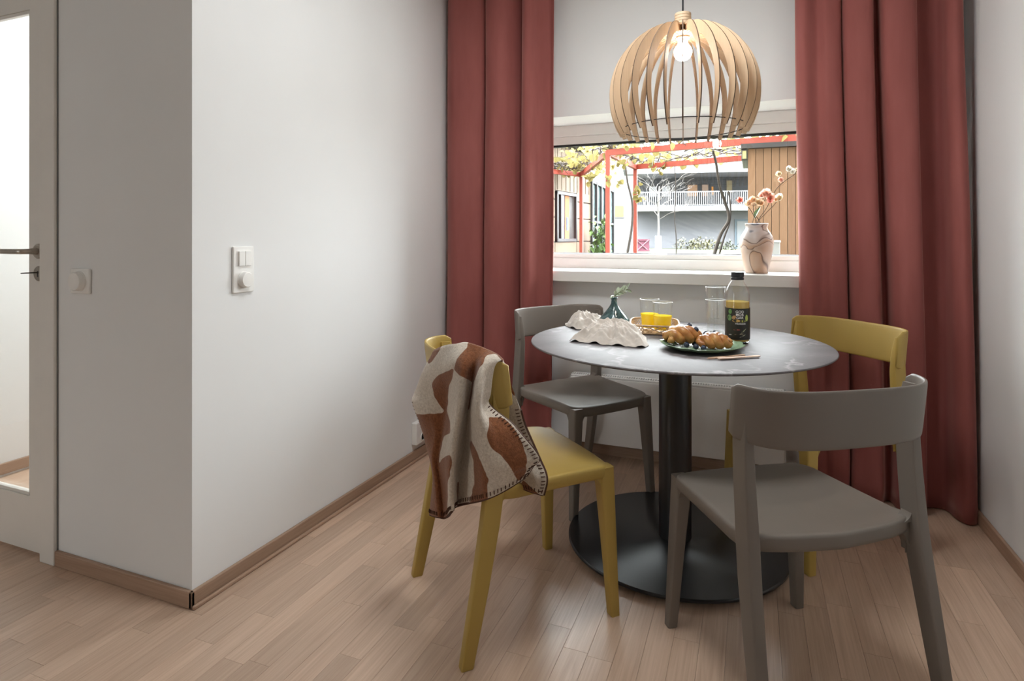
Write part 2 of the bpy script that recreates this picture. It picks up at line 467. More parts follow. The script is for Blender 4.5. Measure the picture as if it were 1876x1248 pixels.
# ------------------------------------------------------------------ window
win = tag(thing('window_1', 'wide low white-framed window looking onto the courtyard', 'window', ((WX0 + WX1) / 2, YF, WZ0)), kind='structure')
gz0, gz1 = 1.038, 1.655
b = B()
b.box(WX0, WX1, YF, YF + .07, WZ0, gz0 - .028, .003).box(WX0, WX1, YF + .012, YF + .06, gz0 - .028, gz0, .003)
b.box(WX0, WX1, YF, YF + .07, gz1 + .058, WZ1, .003).box(WX0, WX1, YF + .012, YF + .06, gz1 + .012, gz1 + .058, .003)
for s, x0, x1 in ((0, WX0, WX0 + .09), (1, WX1 - .09, WX1)):
    b.box(x0, x1, YF, YF + .07, WZ0, WZ1, .003)
b.obj('window_frame', M_WHITE, win)
B().box(WX0 + .09, WX1 - .09, YF + .014, YF + .04, gz1, gz1 + .013).box(WX0 + .09, WX1 - .09, YF + .02, YF + .04, gz0, gz0 + .004).obj('gasket', M_BLACK, win)
B().box(WX0 + .09, WX1 - .09, YF + .03, YF + .036, gz0, gz1).obj('window_glass', M_PANE, win)
B().box(WX0 - .02, WX1 + .02, 2.998, YB, WZ0 - .055, WZ0, .003).box(WX0, WX1, YB - .002, YF + .01, WZ0 - .055, WZ0 - .0005).obj('window_sill', M_WHITE, win)

# ------------------------------------------------------------------ radiator
RX0, RX1, RYF, RZ0, RZ1 = -.868, .144, 2.965, .085, .425
rad = thing('radiator', 'flat white panel radiator with slotted top below the window', 'radiator', ((RX0 + RX1) / 2, 3.02, 0))
M_RAD = plain('radiator_enamel', (.79, .78, .765), .35, var=.01)
B().box(RX0 + .004, RX1 - .004, RYF, RYF + .012, RZ0, RZ1 - .008, .004).obj('front_panel', M_RAD, rad)
B().box(RX0 + .004, RX1 - .004, RYF + .06, RYF + .07, RZ0, RZ1 - .008, .003).obj('rear_panel', M_RAD, rad)
B().box(RX0, RX0 + .004, RYF + .002, RYF + .072, RZ0, RZ1).obj('side_panel', M_RAD, rad)
B().box(RX1 - .004, RX1, RYF + .002, RYF + .072, RZ0, RZ1).obj('side_panel', M_RAD, rad)
gr = B(); n = 84
pitch = (RX1 - RX0 - .02) / n
gr.box(RX0, RX1, RYF + .002, RYF + .022, RZ1 - .006, RZ1).box(RX0, RX1, RYF + .052, RYF + .072, RZ1 - .006, RZ1)
for k in range(n + 1):
    x = RX0 + .01 + k * pitch
    gr.box(x - pitch * .22, x + pitch * .22, RYF + .022, RYF + .052, RZ1 - .006, RZ1 - .0002)
gr.obj('top_grille', M_RAD, rad)
B().box(RX0 + .02, RX1 - .02, RYF + .02, RYF + .055, RZ0 + .02, RZ1 - .010).obj('slot_shade_core', plain('slot_shade_black', (.012, .012, .012), .7), rad)  # black block close under the slots, painted in as their shade
for x in (RX0 + .12, RX1 - .12):
    B().box(x - .015, x + .015, RYF + .068, YB, RZ0 + .05, RZ1 - .05).obj('bracket', M_RAD, rad)
B().tube([(RX1 - .06, RYF + .036, RZ0 + .01), (RX1 - .06, RYF + .036, 0)], .008, 8).obj('pipe', M_RAD, rad, smooth=True)
#@@PART2
# ------------------------------------------------------------------ curtains
def velvet():
    g = N('dusty_red_velvet'); co = g.coord()
    f = g.noise(g.mapping(co, (6, 6, 1.2)), 1.5, 4, .6)
    kc = g.ramp(f, [(.3, (.255, .078, .070)), (.7, (.32, .105, .094))])
    fine = g.noise(co, 500, 2)
    b = g.bsdf(Base_Color=kc, Roughness=.75, Normal=g.bump(g.math('ADD', fine, g.noise(g.mapping(co, (14, 14, 5)), 1, 3)), .10, .003))
    b.inputs['Specular IOR Level'].default_value = .15
    b.inputs['Sheen Weight'].default_value = .55
    b.inputs['Sheen Roughness'].default_value = .35
    b.inputs['Sheen Tint'].default_value = (1, .62, .55, 1)
    return g.done(b)
M_VELVET = velvet()
def curtain(top, bot, z0, z1, label, seed):
    per = 8; rows = 34
    a = catmull([(p[0], p[1], 0) for p in top], per); c = catmull([(p[0], p[1], 0) for p in bot], per)
    b = B(); rings = []
    for i in range(rows + 1):
        t = i / rows
        z = z1 + (z0 - z1) * t
        e = t * t * (3 - 2 * t)
        ring = []
        for j, (u, v) in enumerate(zip(a, c)):
            p = u.lerp(v, e)
            w = noise.noise(Vector((p.x * 9, z * 1.3, seed))) * .010 * (0.3 + t)
            low = max(0, (t - .9) / .1)
            w += noise.noise(Vector((p.x * 14, z * 9, seed + 5))) * .018 * low
            ring.append((p.x + w * .5, p.y + w, z))
        rings.append(ring)
    b.loft(rings, cap=False, closed=False)
    o = b.obj('curtain', M_VELVET, smooth=True, sharp=80)
    m = o.modifiers.new('cloth_thickness', 'SOLIDIFY'); m.thickness = .004; m.offset = 0
    return tag(o, label, 'curtain', 'red velvet curtains at the window')
rt = [(.182, 2.985), (.186, 2.95), (.212, 2.925), (.262, 2.955), (.30, 2.935), (.352, 2.95), (.362, 2.985), (.374, 2.93), (.42, 2.90), (.470, 2.915), (.482, 2.985), (.500, 2.985),
      (.512, 2.91), (.56, 2.89), (.622, 2.905), (.640, 2.985), (.685, 2.99), (.722, 2.98), (.736, 2.91), (.76, 2.89), (.785, 2.915), (.796, 2.98)]
rb = [(.205, 2.985), (.215, 2.95), (.25, 2.925), (.30, 2.95), (.335, 2.925), (.385, 2.93), (.40, 2.98), (.415, 2.93), (.455, 2.90), (.505, 2.90), (.53, 2.965), (.552, 2.97),
      (.565, 2.89), (.60, 2.85), (.655, 2.87), (.672, 2.95), (.705, 2.97), (.745, 2.95), (.762, 2.87), (.79, 2.835), (.822, 2.86), (.832, 2.95)]
curtain(rt, rb, .004, CEIL - .01, 'wide dusty red velvet curtain hanging by the corner behind the chairs', 1.0)
lt = [(-1.572, 2.985), (-1.555, 2.93), (-1.50, 2.895), (-1.42, 2.90), (-1.348, 2.93), (-1.336, 2.985), (-1.322, 2.92), (-1.27, 2.885), (-1.205, 2.895), (-1.165, 2.94), (-1.127, 2.98),
      (-1.114, 2.925), (-1.088, 2.895), (-1.058, 2.90), (-1.03, 2.95), (-.985, 2.985), (-.958, 2.975)]
lb = [(-1.572, 2.98), (-1.556, 2.92), (-1.50, 2.875), (-1.425, 2.88), (-1.36, 2.915), (-1.343, 2.98), (-1.33, 2.91), (-1.275, 2.865), (-1.215, 2.875), (-1.175, 2.93), (-1.14, 2.975),
      (-1.122, 2.91), (-1.095, 2.875), (-1.066, 2.88), (-1.04, 2.94), (-.995, 2.98), (-.970, 2.97)]
curtain(lt, lb, .004, CEIL - .01, 'narrower dusty red velvet curtain next to the long white wall', 7.0)

# ------------------------------------------------------------------ table
TX, TY, TZ = -.262, 2.268, .748
def marble():
    g = N('grey_stone_laminate'); co = g.coord()
    n1 = g.noise(co, 5, 6, .62, .6)
    base = g.ramp(n1, [(.3, (.098, .088, .091)), (.7, (.16, .146, .148))])
    wv = g.noise(g.n('VectorMath', operation='ADD', i0=co, i1=g.n('VectorMath', operation='SCALE', i0=g.n('TexNoise', Vector=co, Scale=4.0, Detail=4.0).outputs['Color'], Scale=.35).outputs[0]).outputs[0], 3.2, 5, .55)
    vein = g.math('ABSOLUTE', g.math('SUBTRACT', wv, .5))
    vm = g.ramp(vein, [(0, (1, 1, 1)), (.012, (.45, .45, .45)), (.03, (0, 0, 0))])
    vm = g.math('MULTIPLY', vm, g.ramp(g.noise(co, 7, 3), [(.45, (0, 0, 0)), (.62, (.4, .4, .4))]))
    b = g.bsdf(Base_Color=g.mix(vm, base, (.50, .47, .46, 1)), Roughness=.55)
    b.inputs['Specular IOR Level'].default_value = .22
    return g.done(b)
tb = thing('dining_table', 'round grey stone-look table on a black pedestal', 'table', (TX, TY, 0))
TR = .531
tp = B().lathe([(0, -.012), (TR - .02, -.012), (TR - .003, -.007), (TR, -.004), (TR - .0015, -.001), (TR - .004, 0), (0, 0)], 128, (TX, TY, TZ))
tp.obj('table_top', marble(), tb, smooth=True, sharp=30)
M_BLKMETAL = plain('black_powder_coat', (.010, .011, .013), .30, var=.08, nscale=90, spec=.6)
B().lathe([(0, 0), (.26, 0), (.26, .006), (.0, .006)], 48, (TX, TY, TZ - .019)).obj('mounting_plate', M_BLKMETAL, tb, smooth=True, sharp=30)
B().lathe([(.0585, .02), (.0585, TZ - .018)], 48, (TX, TY, 0)).obj('column', M_BLKMETAL, tb, smooth=True)
BR = .391
B().lathe([(0, .014), (BR - .006, .014), (BR, .018), (BR, .024), (BR - .004, .0275), (.07, .029), (.062, .032), (0, .032)], 128, (TX, TY, 0)).obj('base_plate', M_BLKMETAL, tb, smooth=True, sharp=30)
for k in range(6):
    a = k * pi / 3 + .55
    B().lathe([(0, 0), (.016, 0), (.017, .004), (.017, .0145), (0, .0145)], 16, (TX + (BR - .05) * cos(a), TY + (BR - .05) * sin(a), 0)).obj('foot', M_BLACK, tb, smooth=True)

# ------------------------------------------------------------------ chairs
def chair_parts(root, mat):
    # seat: dished shell with a deep rim
    def outline(n=64):
        key = [(.222, 0), (.220, .10), (.212, .165), (.190, .203), (.15, .214), (.05, .219), (-.06, .225), (-.125, .229), (-.165, .228), (-.188, .205), (-.202, .13), (-.215, .0)]
        left = catmull([(k[0], k[1], 0) for k in key], 6)
        right = [Vector((p.x, -p.y, 0)) for p in reversed(left)][1:-1]
        return left + right
    ol = outline()
    def ztop(x, y, s):
        d = .4525 - .013 * (1 - s ** 2.4)
        d -= .010 * max(0, (x - .12) / .1) ** 2
        d += .012 * max(0, (-x - .12) / .1) * (abs(y) / .22) ** 4
        return d
    rings = []
    for s, dz in ((.02, 0), (.2, 0), (.4, 0), (.6, 0), (.75, 0), (.87, 0), (.94, 0), (.975, -.001), (.992, -.004), (1.0, -.010), (1.0, -.030), (.99, -.037), (.97, -.040), (.93, -.040), (.92, -.02), (.02, -.012)):
        rings.append([(p.x * s, p.y * s, ztop(p.x * s, p.y * s, s) + dz) for p in ol])
    B().loft(rings).obj('seat', mat, root, world=False, smooth=True, sharp=60)
    def fillet(b, corner, du, dv, r, w0, w1):
        """concave web filling the inner corner between two faces; du/dv point along the faces, w0..w1 is its thickness direction"""
        sec = [corner + du * r, corner + dv * r] if False else None
        prof = [corner]
        for k in range(7):
            t = pi / 2 * k / 6
            prof.append(corner + du * (r * (1 - sin(t))) + dv * (r * (1 - cos(t))))
        b.loft([[p + w0 for p in prof], [p + w1 for p in prof]])
    for sg in (1, -1):
        R = []
        for z, hx_, hy_ in ((0, .0140, .0130), (.003, .0150, .0140), (.15, .0180, .0165), (.30, .0215, .0195), (.38, .0235, .0215), (.425, .0245, .0225), (.440, .0235, .0215)):
            ox, oy = .226 - .008 * (z / .43), .224 - .016 * (z / .43)
            R.append(rrect(ox - hx_, sg * (oy - hy_), z, hx_, hy_, .32))
        lb = B().loft(R)
        ox, oy = .2185, .209
        fillet(lb, Vector((ox - .044, sg * (oy - .003), .428)), Vector((-1, 0, 0)), Vector((0, 0, -1)), .058, Vector((0, 0, 0)), Vector((0, -sg * .034, 0)))
        fillet(lb, Vector((ox - .006, sg * (oy - .041), .428)), Vector((0, -sg, 0)), Vector((0, 0, -1)), .058, Vector((0, 0, 0)), Vector((-.034, 0, 0)))
        lb.obj('leg', mat, root, world=False, smooth=True, sharp=38)
        R = []
        for z, x, y, hx_, hy_ in ((0, -.268, .238, .0165, .0125), (.003, -.2675, .238, .0175, .0135), (.2, -.228, .2345, .0225, .0150), (.36, -.198, .2295, .0255, .0160), (.44, -.186, .2265, .0262, .0160),
                                  (.50, -.180, .2260, .0260, .0150), (.58, -.172, .2258, .0258, .0140), (.66, -.167, .2255, .0255, .0125), (.72, -.168, .2262, .0235, .0095), (.775, -.171, .2280, .016, .005)):
            R.append(rrect(x, sg * y, z, hx_, hy_, .32))
        lb = B().loft(R)
        fillet(lb, Vector((-.160, sg * .2145, .432)), Vector((0, -sg, 0)), Vector((0, 0, -1)), .062, Vector((0, 0, 0)), Vector((-.026, 0, 0)))
        fillet(lb, Vector((-.163, sg * .2130, .446)), Vector((0, -sg, 0)), Vector((0, 0, 1)), .032, Vector((0, 0, 0)), Vector((-.030, 0, 0)))
        fillet(lb, Vector((-.177, sg * .2265, .436)), Vector((1, 0, 0)), Vector((0, 0, -1)), .072, Vector((0, 0, 0)), Vector((0, -sg * .018, 0)))
        fillet(lb, Vector((-.164, sg * .2265, .440)), Vector((1, 0, 0)), Vector((0, 0, 1)), .034, Vector((0, 0, 0)), Vector((0, -sg * .013, 0)))
        lb.obj('leg', mat, root, world=False, smooth=True, sharp=38)
    # curved backrest band
    n = 40; rings = []
    for i in range(n + 1):
        u = -1 + 2 * i / n
        y = .243 * sin(u * pi / 2 * .93) / sin(pi / 2 * .93)
        q = abs(u)
        xc = -.266 + .125 * q ** 3.0
        e = max(0, (q - .93) / .07)
        zt = .797 - .012 * e ** 2 ; zb_ = .668 + .010 * e ** 2 - .006 * (1 - q ** 2)
        tx = -.25 * q * q * math.copysign(1, u) * 0
        nx, ny = 1, 0
        sl = 3 * .125 * q ** 2 * math.copysign(1, u) / .243 * .75
        L = sqrt(1 + sl * sl); nx, ny = 1 / L, -sl / L
        th = .0050 * (1 - .25 * e)
        ring = []
        for k in range(14):
            a = 2 * pi * k / 14
            cz, sx = cos(a), sin(a)
            zz = (zt + zb_) / 2 + (zt - zb_) / 2 * math.copysign(abs(cz) ** .22, cz)
            off = th * math.copysign(abs(sx) ** .5, sx)
            lean = -.016 * ((zz - .668) / .13) + .006
            ring.append((xc + lean + off * nx, y + off * ny, zz))
        rings.append(ring)
    B().loft(rings).obj('backrest', mat, root, world=False, smooth=True, sharp=70)
M_GREY = plain('warm_grey_moulded_plastic', (.168, .144, .122), .48, var=.02, nscale=8, bump=.03, bdist=.0004, spec=.45)
M_YEL = plain('mustard_moulded_plastic', (.43, .295, .072), .48, var=.02, nscale=8, bump=.03, bdist=.0004, spec=.45)
def place_chair(name_lbl, o, facing, mat, proto=None):
    rz = math.atan2(facing[1], facing[0])
    t = thing('dining_chair', name_lbl, 'chair', (o[0], o[1], 0), rz, 'moulded plastic chairs around the round table')
    if proto is None: chair_parts(t, mat)
    else:
        for ch in list(proto.children):
            c = ch.copy(); C.objects.link(c); c.parent = t
            if ch.data.materials[0] is not mat:
                key_ = (ch.data.name, mat.name)
                if key_ not in RECOL:
                    RECOL[key_] = ch.data.copy(); RECOL[key_].materials[0] = mat
                c.data = RECOL[key_]
    return t
RECOL = {}
CH_Y1 = (-.683, 1.767); F_Y1 = Vector((.69, .725, 0)).normalized()
near_grey = place_chair('warm grey plastic chair with its back to the viewer', (.074, 1.73), (-.563, .826), M_GREY)
far_grey = place_chair('warm grey plastic chair between the radiator and the narrower curtain', (-.702, 2.596), (.8, -.6), M_GREY, near_grey)
yel = place_chair('mustard yellow plastic chair with the blanket over its back', CH_Y1, F_Y1, M_YEL, near_grey)
yel2 = place_chair('bare mustard yellow plastic chair in front of the wide red curtain', (.205, 2.528), (-.76, -.65), M_YEL, near_grey)

# ------------------------------------------------------------------ wool blanket over the yellow chair
def zo(p, d): return at_depth(730 + p[0] * .2965, 590 + p[1] * .2965, d)
outer = [  # rows from the crest down; (x, y) read in a detail view, then distance along the view
    [(212, 205, 1.765), (225, 178, 1.75), (300, 150, 1.69), (360, 143, 1.65), (415, 133, 1.64), (480, 148, 1.62), (560, 182, 1.61), (610, 207, 1.608), (648, 238, 1.61)],
    [(235, 300, 1.800), (160, 310, 1.780), (250, 295, 1.700), (338, 275, 1.615), (400, 262, 1.575), (474, 262, 1.585), (520, 262, 1.555), (562, 262, 1.560), (592, 268, 1.580)],
    [(235, 430, 1.870), (98, 445, 1.810), (200, 450, 1.726), (308, 445, 1.677), (378, 430, 1.557), (448, 430, 1.612), (500, 425, 1.521), (530, 430, 1.545), (558, 440, 1.580)],
    [(235, 520, 1.870), (88, 505, 1.800), (190, 560, 1.726), (297, 565, 1.692), (366, 560, 1.552), (426, 575, 1.627), (488, 560, 1.511), (525, 545, 1.540), (558, 517, 1.570)],
    [(245, 660, 1.860), (150, 650, 1.790), (220, 690, 1.716), (288, 705, 1.692), (348, 705, 1.552), (410, 725, 1.637), (518, 735, 1.506), (622, 700, 1.510), (722, 652, 1.530)],
    [(265, 820, 1.850), (186, 800, 1.780), (216, 835, 1.706), (266, 855, 1.692), (328, 880, 1.562), (386, 885, 1.642), (530, 885, 1.506), (690, 880, 1.500), (862, 826, 1.520)],
    [(270, 960, 1.840), (222, 940, 1.770), (236, 990, 1.701), (278, 1010, 1.692), (328, 1020, 1.567), (376, 1015, 1.642), (540, 985, 1.511), (690, 950, 1.510), (826, 890, 1.525)],
    [(300, 1185, 1.830), (192, 1190, 1.760), (242, 1204, 1.696), (292, 1207, 1.692), (335, 1165, 1.577), (366, 1133, 1.642), (545, 1090, 1.516), (690, 1018, 1.520), (790, 952, 1.530)],
]
inner = [
    [(212, 205, 1.765), (225, 178, 1.75), (300, 150, 1.69), (360, 143, 1.65), (415, 133, 1.64), (480, 148, 1.62), (560, 182, 1.61), (610, 207, 1.608), (648, 238, 1.61)],
    [(330, 300, 1.8), (335, 280, 1.72), (370, 260, 1.69), (420, 255, 1.66), (470, 255, 1.64), (530, 270, 1.635), (600, 300, 1.632), (645, 320, 1.63), (684, 335, 1.635)],
    [(350, 480, 1.78), (370, 470, 1.74), (410, 470, 1.71), (450, 470, 1.69), (500, 480, 1.67), (560, 500, 1.66), (640, 520, 1.65), (700, 522, 1.645), (744, 522, 1.645)],
    [(380, 600, 1.76), (410, 600, 1.74), (450, 610, 1.72), (500, 620, 1.7), (550, 635, 1.69), (610, 650, 1.675), (680, 660, 1.665), (735, 655, 1.655), (780, 640, 1.65)],
    [(420, 690, 1.74), (460, 700, 1.73), (500, 715, 1.72), (550, 735, 1.71), (600, 760, 1.7), (660, 790, 1.69), (730, 820, 1.66), (800, 835, 1.64), (872, 838, 1.63)],
    [(620, 800, 1.68), (640, 820, 1.68), (660, 850, 1.68), (680, 880, 1.675), (700, 905, 1.67), (730, 930, 1.66), (790, 955, 1.635), (850, 965, 1.61), (914, 962, 1.605)],
    [(700, 900, 1.68), (710, 930, 1.68), (715, 960, 1.675), (725, 990, 1.67), (745, 1010, 1.66), (775, 1030, 1.65), (815, 1045, 1.63), (855, 1055, 1.615), (898, 1068, 1.605)],
]
brown = [
    [(432, 165), (440, 120), (560, 130), (660, 232), (640, 250), (600, 206), (545, 210), (520, 260), (480, 330), (452, 366), (392, 338), (352, 290), (372, 230)],
    [(492, 250), (540, 205), (530, 260), (500, 310), (470, 400), (450, 520), (428, 570), (440, 440), (470, 330)],
    [(350, 282), (255, 328), (208, 372), (222, 460), (265, 530), (302, 562), (312, 430), (345, 330)],
    [(190, 260), (195, 150), (275, 160), (238, 212), (215, 250)],
    [(80, 570), (265, 564), (300, 545), (322, 600), (332, 692), (290, 702), (276, 785), (256, 885), (236, 960), (150, 900), (110, 700)],
    [(334, 818), (326, 920), (306, 1175), (345, 1230), (150, 1230), (220, 1000), (256, 890), (288, 836)],
    [(452, 640), (472, 745), (522, 872), (562, 965), (556, 1110), (452, 1120), (486, 965), (474, 850), (452, 765)],
    [(552, 592), (642, 596), (722, 664), (768, 742), (796, 850), (782, 935), (742, 985), (700, 902), (642, 830), (562, 772), (538, 700)],
    [(775, 975), (905, 1085), (870, 1130), (740, 1030)],
    [(688, 350), (712, 392), (720, 460), (694, 430)],
    [(350, 1010), (364, 960), (374, 1080), (352, 1140)],
]
def inside(pt, poly):
    x, y = pt; r = False; j = len(poly) - 1
    for i in range(len(poly)):
        (xi, yi), (xj, yj) = poly[i], poly[j]
        if (yi > y) != (yj > y) and x < (xj - xi) * (y - yi) / (yj - yi) + xi: r = not r
        j = i
    return r
def dense(grid, pu, pv):
    rows = [catmull([Vector(p) for p in r], pu) for r in grid]
    colsn = len(rows[0])
    cols = [catmull([rows[i][j] for i in range(len(rows))], pv) for j in range(colsn)]
    return [[cols[j][i] for j in range(colsn)] for i in range(len(cols[0]))]
bl_g = list(reversed(dense(inner, 16, 18)))[:-1] + dense(outer, 16, 18)
pts, cols_ = [], []
for r in bl_g:
    for p in r:
        w = zo((p.x, p.y), p.z)
        fold = noise.noise(Vector((w.x * 16, w.y * 16, w.z * 7))) * .006
        pts.append(w + Vector((-.6, -.8, 0)) * fold)
        jx = noise.noise(Vector((p.x * .03, p.y * .03, 3.1))) * 5
        cols_.append(1.0 if any(inside((p.x + jx, p.y + jx), q) for q in brown) else 0.0)
nc = len(bl_g[0]); nr = len(bl_g)
for it in range(3):
    old = cols_[:]
    for i in range(nr):
        for j in range(nc):
            q = [old[a * nc + c] for a in range(max(0, i - 1), min(nr, i + 2)) for c in range(max(0, j - 1), min(nc, j + 2))]
            cols_[i * nc + j] = sum(q) / len(q)
bl = thing('wool_blanket', 'brown and cream patterned wool blanket slung over the yellow chair', 'blanket', (pts[0].x, pts[0].y, .3))
b = B(); b.add(pts, [(i * nc + j, i * nc + j + 1, (i + 1) * nc + j + 1, (i + 1) * nc + j) for i in range(nr - 1) for j in range(nc - 1)])
def wool():
    g = N('brown_cream_wool'); co = g.coord()
    at = g.n('Attribute', attribute_name='brown').outputs['Fac']
    k = g.ramp(at, [(.45, (0, 0, 0)), (.55, (1, 1, 1))])
    n1 = g.noise(co, 160, 3, .7)
    cream = g.ramp(n1, [(.3, (.47, .40, .325)), (.7, (.68, .61, .52))])
    brn = g.ramp(n1, [(.3, (.155, .055, .022)), (.7, (.27, .105, .045))])
    b_ = g.bsdf(Base_Color=g.mix(k, cream, brn), Roughness=.95, Normal=g.bump(g.math('ADD', n1, g.noise(co, 420, 2)), .5, .003))
    b_.inputs['Specular IOR Level'].default_value = .08
    b_.inputs['Sheen Weight'].default_value = .3
    return g.done(b_)
bo = b.obj('blanket_cloth', wool(), bl, smooth=True, sharp=120)
at_ = bo.data.attributes.new('brown', 'FLOAT', 'POINT'); at_.data.foreach_set('value', cols_)
md = bo.modifiers.new('thickness', 'SOLIDIFY'); md.thickness = .008; md.offset = 0
# blanket stitch along the hems
def grid_normal(k):
    i, j = divmod(k, nc)
    du = pts[i * nc + min(j + 2, nc - 1)] - pts[i * nc + max(j - 2, 0)]
    dv = pts[min(i + 2, nr - 1) * nc + j] - pts[max(i - 2, 0) * nc + j]
    n_ = du.cross(dv)
    return n_.normalized() if n_.length > 1e-9 else Vector((0, -1, 0))
def stitches(idx, inward, name):
    st = B(); acc = 0; last = None
    for a_, c_ in zip(idx, inward):
        p = pts[a_]; q = pts[c_]
        if last is not None: acc += (p - last).length
        last = p
        if acc > .0085:
            acc = 0
            d = (q - p); d = d.normalized() * .015 if d.length > 1e-6 else Vector((0, 0, .015))
            e = grid_normal(a_) * .0052; e2 = grid_normal(c_) * .0052
            st.tube([p + d + e2, p + d * .5 + e, p - d * .15, p + d * .5 - e, p + d - e2], .0014, 5)
    st.tube([pts[a_] for a_ in idx[::3]], .0045, 6)
    return st.obj(name, plain('dark_brown_yarn', (.065, .024, .012), .9), bl, smooth=True)
r_out = nr - 1
stitches([r_out * nc + j for j in range(nc)], [(r_out - 4) * nc + j for j in range(nc)], 'hem_stitching')
stitches([0 * nc + j for j in range(nc)], [4 * nc + j for j in range(nc)], 'hem_stitching')
crest = len(dense(inner, 16, 18)) - 1
k0 = crest + 3 * 18
stitches([i * nc + nc - 1 for i in range(k0 - 2, nr)], [i * nc + nc - 6 for i in range(k0 - 2, nr)], 'edge_stitching')
stitches([i * nc + nc - 1 for i in range(0, crest - 2 * 18)], [i * nc + nc - 6 for i in range(0, crest - 2 * 18)], 'edge_stitching')
stitches([i * nc + 16 for i in range(crest + 2 * 18 + 8, crest + 4 * 18)], [i * nc + 22 for i in range(crest + 2 * 18 + 8, crest + 4 * 18)], 'edge_stitching')

# ------------------------------------------------------------------ pendant lamp
LX, LY = at_depth(1251, 435, 2.15).x, at_depth(1251, 435, 2.15).y
M_PLY = wood('birch_plywood', (.70, .52, .345), (.58, .415, .265), along=2, rough=.5, contrast=.4, tint=.06)
M_EDGE = plain('charred_ply_edge', (.10, .055, .03), .7)
pl = thing('pendant_lamp', 'round slatted plywood pendant lamp hanging over the table', 'lamp', (LX, LY, 1.50))
prof_o = [(.028, 1.886), (.08, 1.884), (.135, 1.866), (.185, 1.828), (.225, 1.778), (.252, 1.715), (.262, 1.652), (.257, 1.590), (.240, 1.535), (.222, 1.500)]
prof_i = [(.028, 1.850), (.076, 1.847), (.122, 1.831), (.164, 1.799), (.199, 1.754), (.223, 1.702), (.233, 1.650), (.231, 1.597), (.219, 1.546), (.206, 1.503)]
po = catmull([(r, 0, z) for r, z in prof_o], 5); pi_ = catmull([(r, 0, z) for r, z in prof_i], 5)
HT = .0019
fin_v = []; fin_f = []
for o_, i_ in zip(po, pi_):
    fin_v += [(o_.x, -HT, o_.z), (o_.x, HT, o_.z), (i_.x, HT, i_.z), (i_.x, -HT, i_.z)]
for k in range(len(po) - 1):
    for q in range(4):
        fin_f.append((k * 4 + q, k * 4 + (q + 1) % 4, k * 4 + 4 + (q + 1) % 4, k * 4 + 4 + q))
fin_f += [(3, 2, 1, 0), tuple(range(len(fin_v) - 4, len(fin_v)))]
fb = B().add(fin_v, fin_f)
fin = fb.obj('slat', M_PLY, pl, world=False)
fin.data.materials.append(M_EDGE)
for p_ in fin.data.polygons:
    if abs(p_.normal.y) < .5: p_.material_index = 1
fin.location = (0, 0, -1.50)
NR = 28
for k in range(1, NR):
    c = fin.copy(); C.objects.link(c); c.parent = pl; c.location = (0, 0, -1.50); c.rotation_euler = (0, 0, 2 * pi * k / NR + .1)
fin.rotation_euler = (0, 0, .1)
B().tube([(LX + .2165 * cos(a), LY + .2165 * sin(a), 1.522) for a in [i * 2 * pi / 90 for i in range(91)]], .0016, 6).obj('wire_ring', M_BLACK, pl, smooth=True)
cap = B()
for k in range(5):
    cap.lathe([(.028, 0), (.029, .001), (.029, .009), (.028, .010)], 32, (LX, LY, 1.884 + k * .0103))
cap.obj('cap', M_PLY, pl, smooth=True, sharp=30)
sp = []
for k in range(NR * 2):
    r = .070 if k % 2 else .060
    sp.append((LX + r * cos(pi * k / NR), LY + r * sin(pi * k / NR)))
for zz in (1.882, 1.858):
    B().loft([[(x, y, zz - .004) for x, y in sp], [(x, y, zz) for x, y in sp]]).obj('slotted_disc', M_PLY, pl)
B().lathe([(0, .012), (.024, .012), (.024, 0), (.021, -.002), (0, -.002)], 24, (LX, LY, 1.846)).obj('socket_collar', M_PLY, pl, smooth=True)
B().lathe([(0, 0), (.0175, 0), (.0175, -.034), (.0165, -.036), (0, -.036)], 24, (LX, LY, 1.848)).obj('socket', M_WHITE, pl, smooth=True)
M_BULB = emit('lit_frosted_bulb', (1.0, .93, .84), 120.0)
B().lathe([(0, -.0315)] + [(.0315 * sin(pi * k / 14), -.0315 * cos(pi * k / 14)) for k in range(1, 12)] + [(.0165, .032), (0, .034)], 24, (LX, LY, 1.797)).obj('bulb', M_BULB, pl, smooth=True)
B().tube([(LX, LY, 1.93), (LX, LY, CEIL - .03)], .0032, 8).obj('cord', M_BLACK, pl, smooth=True)
B().lathe([(0, 0), (.05, 0), (.052, .004), (.052, .03), (0, .03)], 24, (LX, LY, CEIL - .03)).obj('ceiling_rose', M_BLACK, pl, smooth=True)
#@@PART3
# ================================================================== THINGS ON THE TABLE
def on_table(px, py, h=0.0): return at_height(px, py, TZ + h)
def glassy(name, tint=(1, 1, 1)): return pane_mat(name, tint, 1.0, .02)
M_GLASS = glassy('clear_tumbler_glass', (.985, .99, .99))

def cloudy(name, c, k=.5):
    g = N(name); kc = g.ramp(g.noise(g.coord(), 40, 3), [(.3, tuple(v * .94 for v in c)), (.7, c)])
    d = g.n('BsdfDiffuse', Color=kc); t = g.n('BsdfTranslucent', Color=kc); m = g.n('MixShader', i0=k)
    g.set(m.inputs[1], d.outputs[0]); g.set(m.inputs[2], t.outputs[0])
    return g.done(m)
